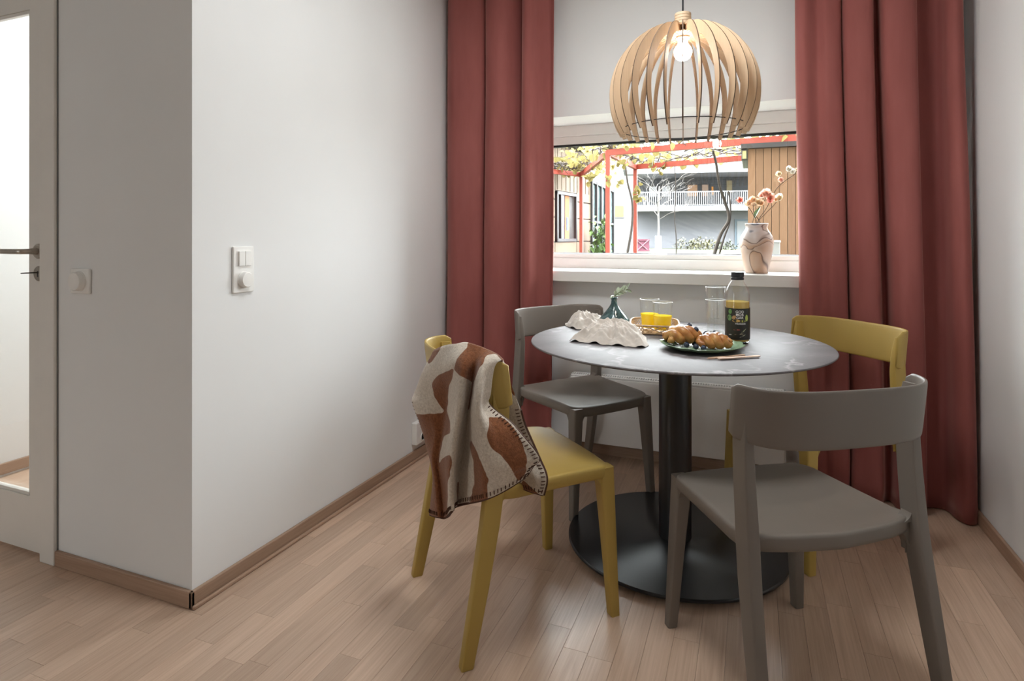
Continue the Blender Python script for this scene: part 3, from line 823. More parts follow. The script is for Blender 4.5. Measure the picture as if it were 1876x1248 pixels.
# crumpled linen cloth: a draped end and a bunched end
M_LINEN = plain('washed_linen', (.54, .49, .44), .9, var=.06, nscale=30, bump=.4, bdist=.0012, spec=.1, sheen=.2)
ln = thing('linen_cloth', 'crumpled natural linen cloth on the table before the teal vase', 'cloth', tuple(on_table(1115, 615)))
def drape(outline, top, nseed, folds, height, crumple=.006):
    """cloth heap: closed outline on the table, rising to a ridge, with radial folds and sharp creases"""
    ol = catmull(outline + [outline[0]], 22)[:-1]
    n = len(ol); b = B(); rings = []
    m = 44
    for i in range(m + 1):
        s = max(.004, 1 - i / m)
        ring = []
        for j, p in enumerate(ol):
            a = j / n * 2 * pi
            edge = 1 + .05 * noise.noise(Vector((cos(a) * 6, sin(a) * 6, nseed)))
            x = top.x + (p.x - top.x) * s * edge; y = top.y + (p.y - top.y) * s * edge
            hgt = height * (1 - s ** 2.1)
            f = sum(amp * (1 - 2 * abs(sin(a * k / 2 + ph + 1.3 * (1 - s) + .8 * noise.noise(Vector((x * 9, y * 9, nseed)))))) for k, amp, ph in folds)
            hgt += f * s ** .7 * min(1, (1 - s) * 3.5)
            c1 = noise.noise(Vector((x * 22, y * 22, nseed))); c2 = noise.noise(Vector((x * 48, y * 48, nseed + 9)))
            hgt += crumple * ((.35 - abs(c1)) * 2.2 + (.3 - abs(c2)) * .9) * min(1, (1 - s) * 6)
            hem = .007 * max(0, sin(a * 9 + nseed * 3)) * max(0, (s - .86) / .14)
            ring.append((x, y, TZ + max(.0015 if s > .97 else .0025, hgt + .0025 + hem)))
        rings.append(ring)
    b.loft(rings, cap=False)
    b.f.append(tuple(range(len(b.v) - n, len(b.v))))
    return b
ol = [on_table(px, py) for px, py in ((1043, 626), (1075, 629), (1110, 633), (1150, 636), (1184, 637), (1182, 620), (1165, 609), (1135, 610), (1100, 610), (1072, 615))]
drape(ol, on_table(1126, 618), 2.0, [(5, .010, .4), (9, .009, 1.2), (14, .004, .2)], .060, .012).obj('draped_end', M_LINEN, ln, smooth=True, sharp=140)
ol = [on_table(px, py) for px, py in ((1035, 597), (1055, 604), (1080, 603), (1105, 600), (1112, 595), (1098, 592), (1075, 590), (1050, 590))]
drape(ol, on_table(1066, 597), 5.0, [(5, .007, 1.4), (8, .005, 2.2)], .052, .012).obj('bunched_end', M_LINEN, ln, smooth=True, sharp=140)

# squat teal glass vase with a sprig
vp = on_table(1125, 601)
g = N('teal_recycled_glass'); co = g.coord(); f_ = g.noise(co, 35, 3, .6, 1.5)
bs = g.bsdf(Base_Color=g.ramp(f_, [(.35, (.05, .11, .115)), (.65, (.17, .27, .28))]), Roughness=.08, IOR=1.45, Normal=g.bump(f_, .3, .002))
bs.inputs['Transmission Weight'].default_value = .35
M_TEAL = g.done(bs)
B().lathe([(0, .001), (.055, .001), (.064, .008), (.068, .022), (.064, .036), (.050, .054), (.034, .072), (.020, .090), (.0125, .104), (.0115, .118), (.014, .124), (.0165, .127), (.0145, .129), (.0095, .122), (.0095, .104), (.030, .066), (.055, .034), (.05, .012), (0, .010)], 40, tuple(vp)).obj('glass_vase', M_TEAL, smooth=True, sharp=60)
tag(bpy.data.objects['glass_vase'], 'squat teal glass vase with narrow neck behind the linen cloth', 'vase')
sprig = thing('green_sprig', 'pale green leafy sprig standing in the teal vase', 'sprig', (vp.x, vp.y, TZ + .06))
zn = 2.42
stem = catmull([(vp.x, vp.y, TZ + .06), (vp.x, vp.y, TZ + .125), tuple(at_depth(1128, 541, zn)), tuple(at_depth(1137, 534, zn)), tuple(at_depth(1150, 530, zn))], 6)
M_SAGE = plain('sage_leaf', (.40, .47, .34), .6, var=.25, nscale=50)
B().tube(stem, .0012, 6).obj('stem', plain('sprig_stem', (.16, .17, .08), .7), sprig, smooth=True)
def leaf_mesh(L, w, curl=.12):
    b = B(); n = 6
    for i in range(n + 1):
        t = i / n; ww = w * sin(pi * min(1, t * .96 + .02)) ** .8
        for u in (-1, 0, 1):
            b.v.append((t * L, u * ww * .5, -curl * L * t * t + abs(u) * ww * .18))
    for i in range(n):
        for u in range(2):
            k = i * 3 + u; b.f.append((k, k + 1, k + 4, k + 3))
    return b
def place_leaf(proto, parent, p, d, roll=0.0, scale=1.0, first=[None]):
    d = Vector(d).normalized(); q = d.to_track_quat('X', 'Z')
    c = bpy.data.objects.new('leaf', proto); C.objects.link(c); c.parent = parent
    c.matrix_parent_inverse = MW[parent.name].inverted()
    m = Matrix.Translation(p) @ q.to_matrix().to_4x4() @ Matrix.Rotation(roll, 4, 'X') @ Matrix.Scale(scale, 4)
    c.matrix_basis = m
    return c
def mesh_only(b, mat, name):
    me = bpy.data.meshes.new(name); me.from_pydata(b.v, [], b.f); me.materials.append(mat)
    me.polygons.foreach_set('use_smooth', [True] * len(me.polygons)); return me
lm = mesh_only(leaf_mesh(.027, .014), M_SAGE, 'leaf')
rl = random.Random(3)
for k in range(18):
    i = int(8 + (len(stem) - 9) * k / 17)
    t_ = (stem[min(i + 1, len(stem) - 1)] - stem[i - 1]).normalized()
    s_ = t_.cross(Vector((SY, -CY, 0))).normalized() * (1 if k % 2 else -1)
    place_leaf(lm, sprig, stem[i], t_ * .8 + s_ * .8 + Vector((rl.uniform(-.3, .3), rl.uniform(-.3, .3), .1)), rl.uniform(-1, 1), rl.uniform(.7, 1.1))

# rattan tray with two glasses of juice
M_RATTAN = plain('pale_rattan', (.52, .36, .21), .55, var=.15, nscale=60)
tc_ = on_table(1199, 606); th_ = YAW * .4
bk = thing('rattan_tray', 'shallow woven rattan tray carrying two glasses of juice', 'tray', tuple(tc_))
tw, td, thh = .096, .122, .036
def tray_pt(a, k=1.0, z=0.0):
    c_, s_ = cos(a), sin(a)
    x = tw * k * math.copysign(abs(c_) ** .45, c_); y = td * k * math.copysign(abs(s_) ** .45, s_)
    return Vector((tc_.x + x * cos(th_) - y * sin(th_), tc_.y + x * sin(th_) + y * cos(th_), TZ + z))
NA = 96
for z, r_, nm in ((.036, .0034, 'rim'), (.0045, .0032, 'base_ring')):
    B().tube([tray_pt(i * 2 * pi / NA, 1.0 if z > .02 else .93, z) for i in range(NA + 1)], r_, 8).obj(nm, M_RATTAN, bk, smooth=True)
fl_ = B(); ring = [tray_pt(i * 2 * pi / NA, .93, .003) for i in range(NA)]; ring2 = [tray_pt(i * 2 * pi / NA, .93, .006) for i in range(NA)]
fl_.loft([ring, ring2]).obj('tray_base', M_RATTAN, bk)
for k in range(44):
    for sgn in (1, -1):
        a0 = 2 * pi * k / 44; a1 = a0 + sgn * 2 * pi / 44 * 2.0
        B().tube([tray_pt(a0, .935, .005), tray_pt((a0 + a1) / 2, .97 + .006 * sgn, .02), tray_pt(a1, 1.0, .035)], .0017, 5).obj('strip', M_RATTAN, bk, smooth=True)
def tumbler(name, label, c, z0, h, r, juice=None, group=None):
    t = thing(name, label, 'glass', (c.x, c.y, z0), 0, group)
    wall = .0016
    prof = [(0, 0), (r * .80, 0), (r * .86, .004), (r * .90, h * .38), (r * .93, h * .40), (r, h - .001), (r - wall * .5, h), (r - wall, h - .001), (r * .93 - wall, h * .41), (r * .86 - wall, .010), (0, .009)]
    B().lathe(prof, 36, (c.x, c.y, z0)).obj('glass_wall', M_GLASS, t, smooth=True, sharp=50)
    B().tube([(c.x + r * .995 * cos(a), c.y + r * .995 * sin(a), z0 + h) for a in [i * 2 * pi / 48 for i in range(49)]], .0011, 6).obj('rim', plain('glass_rim', (.75, .77, .77), .1, var=.01), t, smooth=True)
    if juice:
        B().lathe([(0, .010), (r * .86 - wall - .001, .011), (r * .90 - wall - .001, h * .38), (r * .93, juice), (0, juice)], 36, (c.x, c.y, z0)).obj('juice', M_JUICE, t, smooth=True, sharp=50)
    return t
M_JUICE = cloudy('pineapple_juice', (.93, .75, .06))
tumbler('juice_glass', 'shorter-looking glass of yellow juice at the back of the tray', at_depth(1190, 435, 2.43), TZ + .0065, .124, .039, .066, 'juice glasses on the tray')
tumbler('juice_glass', 'glass of yellow juice nearer the plate side of the tray', at_depth(1214, 435, 2.365), TZ + .0065, .119, .039, .066, 'juice glasses on the tray')
gp = at_depth(1311, 435, 2.36)
tumbler('drinking_glass', 'clear empty glass at the bottom of the stacked pair', gp, TZ, .136, .039, None, 'stacked glasses beside the bottle')
tumbler('drinking_glass', 'clear empty glass nested on top of the stacked pair', gp, TZ + .050, .136, .0385, None, 'stacked glasses beside the bottle')

# juice bottle
bp = at_depth(1351, 435, 2.17); bz = TZ
bt = thing('juice_bottle', 'glass juice bottle with black label and black cap', 'bottle', (bp.x, bp.y, bz))
RB = .0425
B().lathe([(0, 0), (.036, 0), (.041, .004), (RB, .012), (RB, .176), (.0415, .186), (.036, .202), (.026, .218), (.0215, .226), (.0205, .236), (.0205, .243), (.019, .243), (.019, .226), (.0345, .200), (RB - .002, .176), (RB - .002, .012), (0, .006)], 48, (bp.x, bp.y, bz)).obj('bottle_body', M_GLASS, bt, smooth=True, sharp=60)
B().lathe([(0, .007), (.038, .008), (RB - .0026, .014), (RB - .0026, .150), (0, .150)], 48, (bp.x, bp.y, bz)).obj('juice', cloudy('cloudy_ginger_juice', (.66, .50, .15)), bt, smooth=True)
M_CAP = plain('black_cap', (.012, .014, .018), .35)
cp = B().lathe([(0, .228), (.0222, .228), (.0226, .236), (.0216, .237), (.0216, .239), (.0228, .240), (.0228, .254), (.0215, .256), (0, .256)], 40, (bp.x, bp.y, bz)).obj('cap', M_CAP, bt, smooth=True, sharp=40)
lab = B(); NL = 56; a_mid = math.atan2(-bp.y, -bp.x); RL = RB + .0006
rows_ = [[(bp.x + RL * cos(a_mid + (i / NL - .5) * 5.6), bp.y + RL * sin(a_mid + (i / NL - .5) * 5.6), bz + z) for i in range(NL + 1)] for z in (.016, .128)]
lab.loft(rows_, cap=False, closed=False)
lb_ = lab.obj('label', plain('dark_label_paper', (.016, .017, .012), .45, var=.3, nscale=60), bt, smooth=True)
def on_bottle(u, z, off):     # u: arc length in metres to the right as seen by the viewer
    a = a_mid + u / RL
    return (bp.x + (RL + off) * cos(a), bp.y + (RL + off) * sin(a), bz + z)
def wrap_text(txt, size, u0, z, mat, name, shear=0.0):
    cu = bpy.data.curves.new(name, 'FONT'); cu.body = txt; cu.size = size; cu.align_x = 'CENTER'; cu.shear = shear; cu.offset = size * .012
    ob = bpy.data.objects.new(name, cu); C.objects.link(ob)
    bpy.context.view_layer.update()
    me = bpy.data.meshes.new_from_object(ob.evaluated_get(bpy.context.evaluated_depsgraph_get()))
    bpy.data.objects.remove(ob)
    for v in me.vertices: v.co = Vector(on_bottle(u0 + v.co.x, z + v.co.y, .0006))
    me.materials.clear(); me.materials.append(mat)
    o = bpy.data.objects.new(name, me); C.objects.link(o); o.parent = bt; o.matrix_parent_inverse = MW[bt.name].inverted()
    return o
M_PRINT = plain('white_print', (.78, .78, .78), .5, var=.01)
for i, wd_ in enumerate(('GOD', 'MOR', 'GAR')): wrap_text(wd_, .0125, .008, .112 - i * .0105, M_PRINT, 'lettering')
wrap_text('økologisk', .0095, .010, .071, M_PRINT, 'lettering', .25)
def patch(poly, c, nm, off=.0003):
    b = B(); b.v = [on_bottle(u, z, off) for u, z in poly]; b.f = [tuple(range(len(poly)))]
    m = plain('label_' + nm, c, .5, var=.2, nscale=120)
    return b.obj('label_print', m, bt)
def blob(u, z, ru, rz_, n=14, rot=0.0):
    return [(u + ru * cos(2 * pi * k / n) * cos(rot) - rz_ * sin(2 * pi * k / n) * sin(rot), z + ru * cos(2 * pi * k / n) * sin(rot) + rz_ * sin(2 * pi * k / n) * cos(rot)) for k in range(n)]
patch(blob(-.026, .116, .007, .009), (.10, .24, .06), 'mint'); patch(blob(-.029, .094, .009, .011), (.13, .26, .09), 'mint_leaf')
patch(blob(-.012, .096, .008, .006, rot=.6), (.45, .27, .12), 'ginger'); patch(blob(-.004, .084, .014, .005), (.55, .33, .10), 'ginger_root', .00035)
patch(blob(.012, .083, .018, .004), (.40, .42, .08), 'lime_strip', .0003); patch(blob(.034, .094, .006, .012), (.42, .50, .10), 'lime')
patch(blob(-.002, .052, .012, .003), (.20, .05, .04), 'red_print'); patch(blob(.020, .046, .015, .0016, rot=.75), (.36, .38, .22), 'stalk')
patch(blob(.006, .036, .016, .0016, rot=.1), (.34, .28, .18), 'fibre'); patch(blob(.018, .030, .012, .0018, rot=.45), (.36, .36, .24), 'stalk_low'); patch(blob(-.026, .033, .006, .0018), (.3, .3, .28), 'small_print')

# plate, braided buns, blueberries
pc = on_table(1285, 640)
pcz = TZ
pt = thing('green_plate', 'scalloped green ceramic plate under the braided buns', 'plate', tuple(pc))
g = N('green_glaze'); co = g.coord()
M_PLATE = g.done(g.bsdf(Base_Color=g.ramp(g.noise(co, 25, 3), [(.35, (.17, .28, .16)), (.7, (.31, .43, .28))]), Roughness=.15, Normal=g.bump(g.noise(co, 60, 2), .25, .002)))
rings = []
PR = .137
for r, z in ((.001, .004), (.05, .004), (.075, .004), (.085, .006), (.105, .010), (.125, .0165), (PR, .0225), (PR + .001, .0215), (.124, .013), (.103, .0065), (.085, .0025), (.075, .0005), (.05, .0005), (.001, .0005)):
    ring = []
    for k in range(96):
        a = 2 * pi * k / 96; w = 1 + (.022 * cos(a * 14) + .014 * sin(a * 3)) * max(0, (r - .08) / .057)
        ring.append((pc.x + r * w * cos(a), pc.y + r * w * sin(a), TZ + z + .0015 * cos(a * 14) * max(0, (r - .08) / .057)))
    rings.append(ring)
B().loft(rings).obj('plate_dish', M_PLATE, pt, smooth=True, sharp=60)
g = N('baked_dough'); co = g.coord()
geo = g.n('NewGeometry'); nz = g.n('SeparateXYZ', Vector=geo.outputs['Normal']).outputs['Z']
bake = g.math('ADD', g.noise(co, 38, 4, .6), g.math('MULTIPLY', g.noise(co, 9, 2), .5))
M_BUN = g.done(g.bsdf(Base_Color=g.ramp(bake, [(.5, (.58, .33, .11)), (.72, (.44, .19, .05)), (.95, (.30, .10, .025))]), Roughness=.38, Normal=g.bump(g.noise(co, 90, 3), .3, .002)))
M_FILL = plain('cinnamon_filling', (.06, .025, .012), .6, var=.3)
def bun(label, c, ax, L, wid, hgt, seed):
    t = thing('braided_bun', label, 'bun', tuple(c), 0, 'braided buns on the green plate')
    ax = Vector(ax).normalized(); sd = Vector((-ax.y, ax.x, 0))
    for k in range(3):
        ph = k * 2 * pi / 3; path = []; rad = []
        for i in range(33):
            u = i / 32; a = u * 2 * pi * 1.35 + ph + seed
            env = sin(pi * (.10 + .80 * u)) ** .6
            p = c + ax * ((u - .5) * L) + sd * (wid * .45 * sin(a) * env) + Vector((0, 0, hgt * .46 * env + hgt * .26 * sin(2 * a + .8) * env + .006))
            path.append(p); rad.append(max(.006, hgt * .36 * env))
        B().tube(path, rad, 14).obj('strand', M_BUN, t, smooth=True, sharp=120)
    for s_ in (-1, 1):
        path = [c + ax * ((u - .5) * L * .8) + sd * (wid * .30 * sin(u * 9 + s_ + seed)) + Vector((0, 0, hgt * .62)) for u in [i / 20 for i in range(21)]]
        B().tube(path, .006, 8).obj('filling', M_FILL, t, smooth=True)
    return t
RT = Vector((CY, SY, 0)); FW = Vector((-SY, CY, 0))
b1 = at_height(1250, 630, TZ + .008); b2 = at_height(1308, 637, TZ + .008)
bun('larger braided cinnamon bun leaning up on the side near the tray', b1 + Vector((0, 0, .006)), RT * .95 + FW * .25, .130, .075, .052, .3)
bun('smaller braided cinnamon bun on the side near the bottle', b2, RT * .95 - FW * .2, .108, .068, .044, 1.7)
M_BERRY = plain('blueberry_skin', (.022, .030, .058), .55, var=.35, nscale=80)
def berry(label, px, py, d):
    p = at_depth(px, py, d); r = .0096
    t = thing('blueberry', label, 'blueberry', (p.x, p.y, p.z - r), 0, 'blueberries on the green plate')
    B().sphere(p, r, 16, 10, (1, 1, .92)).obj('berry', M_BERRY, t, smooth=True)
    B().lathe([(.0042, 0), (.0046, .0012), (.0036, .0012), (.0028, -.0004), (0, -.0006)], 10, (p.x, p.y, p.z + r * .88)).obj('calyx', M_BERRY, t, smooth=True)
top_l = 'blueberry on top of the braided buns'
bl_d = FW.dot(Vector((b1.x, b1.y, 0)))
for lbl, px, py, d in (('blueberry at the very top of the larger bun', 1263, 597, bl_d + .0), ('blueberry resting left of the topmost one on the larger bun', 1251, 602, bl_d - .01), ('blueberry between the two buns near the top', 1275, 604, bl_d - .02),
                       ('first of three blueberries on top of the smaller bun', 1293, 612, bl_d - .04), ('middle of three blueberries on top of the smaller bun', 1302, 613, bl_d - .05), ('last of three blueberries on top of the smaller bun', 1309, 611, bl_d - .035)):
    berry(lbl, px, py, d)
for lbl, px, py in (('blueberry on the plate under the front of the larger bun', 1258, 632), ('blueberry on the plate below the gap of the buns', 1275, 635), ('blueberry on the plate at the front of the smaller bun', 1289, 638), ('blueberry half hidden between the bun undersides', 1272, 629)):
    q = at_height(px, py, TZ + .0135); berry(lbl, px, py, FW.dot(Vector((q.x, q.y, 0))))

# wooden knives
M_BAMBOO = wood('pale_cutlery_wood', (.60, .40, .28), (.48, .30, .20), along=0, rough=.55, contrast=.3)
def knife(label, a, c, z):
    a, c = Vector(a), Vector(c); L = (c - a).length; d = (c - a).normalized(); s = Vector((-d.y, d.x, 0)); rings = []
    for u, w in ((0, .003), (.03, .0055), (.1, .0075), (.35, .0085), (.5, .0065), (.6, .006), (.9, .0075), (.97, .006), (1, .003)):
        p = a + d * (u * L); rings.append([tuple(p - s * w + Vector((0, 0, z))), tuple(p + s * w + Vector((0, 0, z))), tuple(p + s * w + Vector((0, 0, z + .003))), tuple(p - s * w + Vector((0, 0, z + .003)))])
    tag(B().loft(rings).obj('wooden_knife', M_BAMBOO, smooth=True, sharp=30), label, 'knife', 'wooden knives before the plate')
knife('pale wooden knife lying underneath the other before the plate', on_table(1297, 658), on_table(1364, 651), 0.0)
knife('pale wooden knife crossed over the other before the plate', on_table(1315, 660), on_table(1392, 655), .0032)

# ------------------------------------------------------------------ vase of blossom on the sill
vs_ = at_y(1386, 497, 3.165); vx, vy, vz = vs_.x, vs_.y, WZ0
g = N('marbled_stoneware'); co = g.coord()
wob = g.n('VectorMath', operation='ADD', i0=g.mapping(co, (3.2, 3.2, 6), rot=(.5, .6, 0)), i1=g.n('VectorMath', operation='SCALE', i0=g.n('TexNoise', Vector=co, Scale=5.0, Detail=1.0).outputs['Color'], Scale=1.3).outputs[0]).outputs[0]
n1 = g.noise(wob, 1.1, 2, .45, .8)
M_MARB = g.done(g.bsdf(Base_Color=g.ramp(n1, [(.30, (.42, .29, .21)), (.385, (.44, .33, .26)), (.395, (.07, .03, .02)), (.41, (.40, .25, .16)), (.50, (.47, .36, .29)), (.512, (.08, .035, .022)), (.53, (.50, .42, .37)), (.59, (.52, .47, .45)), (.605, (.10, .12, .16)), (.64, (.52, .48, .47)), (.70, (.38, .22, .14))]), Roughness=.35))
vo = B().lathe([(0, 0), (.050, 0), (.0535, .004), (.054, .012), (.058, .03), (.068, .08), (.077, .13), (.0785, .155), (.072, .182), (.058, .205), (.051, .216), (.050, .224), (.0535, .238), (.055, .242), (.052, .243), (.047, .226), (.047, .214), (.066, .18), (.072, .15), (.052, .03), (0, .012)], 48, (vx, vy, vz)).obj('ceramic_vase', M_MARB, smooth=True, sharp=70)
tag(vo, 'brown and white marbled vase on the windowsill', 'vase')
M_TWIG = plain('blossom_twig', (.07, .045, .03), .8, var=.2)
def petal_mat(name, c):
    g = N(name); f = g.noise(g.coord(), 90, 3)
    kc = g.ramp(f, [(.3, tuple(v * .88 for v in c)), (.7, c)])
    d = g.n('BsdfDiffuse', Color=kc); t = g.n('BsdfTranslucent', Color=kc); m = g.n('MixShader', i0=.55)
    g.set(m.inputs[1], d.outputs[0]); g.set(m.inputs[2], t.outputs[0])
    return g.done(m)
PET = {k: petal_mat('petal_' + k, c) for k, c in {'coral': (.82, .38, .32), 'pink': (.86, .60, .50), 'peach': (.88, .68, .50), 'cream': (.82, .72, .55), 'white': (.80, .76, .68)}.items()}
def petal(L, w):
    b = B(); n = 4
    for i in range(n + 1):
        t = i / n; ww = w * (sin(pi * (t * .80 + .08)) ** .7)
        for u in (-1, 0, 1): b.v.append((t * L * .75, u * ww * .5, L * (.75 * t * t) - abs(u) * 0 + .12 * ww * abs(u)))
    for i in range(n):
        for u in range(2): k = i * 3 + u; b.f.append((k, k + 1, k + 4, k + 3))
    return b
rp = random.Random(11)
def blossom(parent, p, r, kind):
    b = B()
    for layer, (cnt, sc, tilt) in enumerate(((5, 1.0, 0), (5, .78, .5), (4, .52, .9))):
        for k in range(cnt):
            a = 2 * pi * k / cnt + layer * .5 + rp.uniform(-.2, .2)
            q = petal(r * sc * rp.uniform(.85, 1.1), r * sc * 1.05)
            m = Matrix.Rotation(a, 3, 'Z') @ Matrix.Rotation(-tilt + rp.uniform(-.2, .1), 3, 'Y')
            b.add([p + R0 @ (m @ Vector(v)) for v in q.v], q.f)
    return b.obj('blossom', PET[kind], parent, smooth=True)
zv = 2.94
def branch(label, path, flowers, r=.0016, leaves=()):
    t = thing('blossom_branch', label, 'flower', (vx, vy, vz + .03), 0, 'blossom branches in the marbled vase')
    pts_ = [Vector((vx, vy, vz + .03)), Vector((vx + rp.uniform(-.02, .02), vy + rp.uniform(-.02, .02), vz + .225))] + [at_depth(px, py, zv + dz) for px, py, dz in path]
    B().tube(catmull(pts_, 6), r, 6).obj('twig', M_TWIG, t, smooth=True)
    for px, py, dz, rr, kind in flowers:
        global R0
        n_ = Vector((rp.uniform(-.5, .5), -1, rp.uniform(.1, .9))).normalized()
        R0 = n_.to_track_quat('Z', 'Y').to_matrix()
        blossom(t, at_depth(px, py, zv + dz), rr, kind)
        e = at_depth(px, py, zv + dz); k = min(pts_[1:], key=lambda q: (q - e).length)
        B().tube([k, (k + e) / 2 + Vector((0, 0, .004)), e], .0011, 5).obj('stalk', M_TWIG, t, smooth=True)
    for px, py, d in leaves:
        place_leaf(LEAFM, t, at_depth(px, py, zv), d, rp.uniform(-.3, .3), 1.0)
    return t
LEAFM = mesh_only(leaf_mesh(.062, .034, .05), plain('green_leaf', (.10, .24, .05), .45, var=.2, nscale=60), 'leaf')
branch('tall blossom branch with cream flowers reaching up towards the curtain', [(1405, 380, .0), (1420, 350, .0), (1434, 335, .01), (1458, 318, .02)], [(1443, 312, .01, .022, 'white'), (1450, 316, .02, .020, 'white'), (1428, 320, .0, .020, 'cream'), (1430, 331, .01, .020, 'pink'), (1460, 312, .02, .013, 'cream')])
branch('blossom branch with a single coral flower on the left tip', [(1378, 390, .0), (1366, 374, .0), (1358, 368, .0)], [(1357, 368, .0, .023, 'coral')])
branch('blossom branch with large pink flowers in the middle', [(1388, 385, -.01), (1400, 368, -.01), (1405, 358, -.01)], [(1403, 356, -.01, .030, 'pink'), (1412, 362, -.02, .028, 'pink'), (1395, 360, .0, .024, 'pink'), (1409, 370, -.02, .022, 'coral')], leaves=[(1382, 400, Vector((CY * .45, SY * .45, .9)))])
branch('blossom branch with peach flowers on the left', [(1382, 392, -.03), (1380, 378, -.04)], [(1381, 367, -.04, .026, 'peach'), (1373, 374, -.03, .024, 'peach'), (1388, 371, -.04, .022, 'cream'), (1396, 374, -.05, .024, 'peach')])
branch('blossom branch with a cream and yellow flower on the right', [(1402, 392, .0), (1416, 378, .0), (1424, 368, .0)], [(1428, 365, .0, .027, 'cream'), (1421, 368, .0, .016, 'peach')])
#@@PART4
# ================================================================== COURTYARD OUTSIDE THE WINDOW
GZ = .36                                        # level of the raised lawn
lawn = B().box(-40, 45, 3.75, 110, GZ - .4, GZ)
tag(lawn.obj('lawn', plain('autumn_lawn', (.030, .033, .012), .9, var=.25, nscale=1.5)), 'pale autumn lawn in the courtyard', 'lawn', kind='structure')
ex = B()
EX0, EX1, EY0, EY1, ETOP = -40, 40, 3.462, 3.70, 30  # unseen facade, made very tall and wide to keep sky light off the courtyard
ex.box(EX0, WX0, EY0, EY1, -.1, ETOP).box(WX1, EX1, EY0, EY1, -.1, ETOP).box(WX0, WX1, EY0, EY1, -.1, WZ0 - .02).box(WX0, WX1, EY0, EY1, WZ1, ETOP)
tag(ex.obj('wall_outer', plain('outer_render', (.30, .28, .25), .8)), 'unseen outer wall around the window, oversized to shade the courtyard', 'wall', kind='structure')

def facade(O, u):
    """returns box(u0,u1,z0,z1,d0,d1) collector bound to a vertical plane; d points out of the facade towards the viewer's side"""
    u = Vector((u[0], u[1], 0)).normalized(); nrm = Vector((u.y, -u.x, 0))
    def add(b, u0, u1, z0, z1, d0, d1):
        b.add([O + u * a + nrm * d + Vector((0, 0, z - O.z)) for z in (z0, z1) for d in (d0, d1) for a in (u0, u1)],
              [(0, 2, 3, 1), (4, 5, 7, 6), (0, 1, 5, 4), (2, 6, 7, 3), (0, 4, 6, 2), (1, 3, 7, 5)])
        return b
    add.u = u; add.n = nrm; add.O = O
    return add
def along(fc, px):      # where the view through column px meets the facade plane
    d = ray(px, HORIZON); O = fc.O
    # solve (d*t - O) . n = 0 in plan
    t = (O.x * fc.n.x + O.y * fc.n.y) / (d.x * fc.n.x + d.y * fc.n.y)
    p = d * t
    return (Vector((p.x, p.y, 0)) - Vector((O.x, O.y, 0))).dot(fc.u)

# --- timber-panelled house at the left of the view
M_EXW = wood('pale_facade_timber', (.115, .080, .050), (.085, .056, .034), along=2, rough=.7, contrast=.3, tint=.1)
M_DARKF = plain('dark_window_frame', (.018, .016, .019), .5)
pA, pB_ = at_depth(1019, 435, 14.0), at_depth(1056, 435, 15.05)
fa = facade(pA, pB_ - pA)
ua, ub = along(fa, 985), along(fa, 1082)
hA = thing('panelled_house', 'pale timber-panelled house with dark-framed window across the courtyard', 'building', (pA.x, pA.y, GZ))
fa(B(), ua, ub, GZ, 3.35, -3.0, -.03).obj('wall', plain('panel_joint', (.03, .026, .022), .8), hA)
fa(B(), ua - .2, ub + .2, 3.35, 3.5, -3.0, .25).obj('roof_edge', plain('roof_edge_grey', (.06, .06, .065), .6), hA)
wu0, wu1 = along(fa, 1019), along(fa, 1056)
rows = ((GZ + .02, 1.02), (1.04, 1.60), (1.62, 2.02), (2.04, 3.33))
cuts = [ua, along(fa, 1017), wu1 + .02, ub]
for i in range(3):
    for (z0, z1) in rows:
        if i == 1 and z1 <= 2.24 and z0 > 1.0: continue
        zz0 = z0
        if i == 1 and z0 == 2.04: zz0 = 2.24
        fa(B(), cuts[i] + .012, cuts[i + 1] - .012, zz0, z1 - .012, -.03, 0).obj('panel', M_EXW, hA)
nb = 9
for k in range(nb):
    u_ = cuts[1] + (cuts[3] - cuts[1]) * (k + .5) / nb
    fa(B(), u_ - .006, u_ + .006, 2.26, 3.3, 0, .012).obj('batten', M_EXW, hA)
wf = B(); 
for (a0, a1, z0, z1) in ((wu0, wu0 + .07, 1.03, 2.22), (wu1 - .07, wu1, 1.03, 2.22), (wu0, wu1, 1.03, 1.10), (wu0, wu1, 2.15, 2.22), (wu0 + .22, wu0 + .26, 1.1, 2.15)): fa(wf, a0, a1, z0, z1, -.05, .03)
wfo = wf.obj('window', M_DARKF, hA)
M_EXPANE = plain('bright_window_pane', (.20, .21, .23), .12, var=.1, nscale=1.5, spec=.8)
fa(B(), wu0 + .06, wu1 - .06, 1.09, 2.16, -.045, -.03).obj('pane', M_EXPANE, wfo)
fa(B(), wu0 + .55, wu0 + .80, 1.10, 2.15, -.03, -.02).obj('orange_curtain', plain('orange_curtain', (.24, .085, .03), .9), wfo)
fa(B(), wu0 + .62, wu0 + .72, 1.30, 1.62, -.02, -.012).obj('blue_sticker', plain('blue_cloth', (.03, .07, .22), .8), wfo)
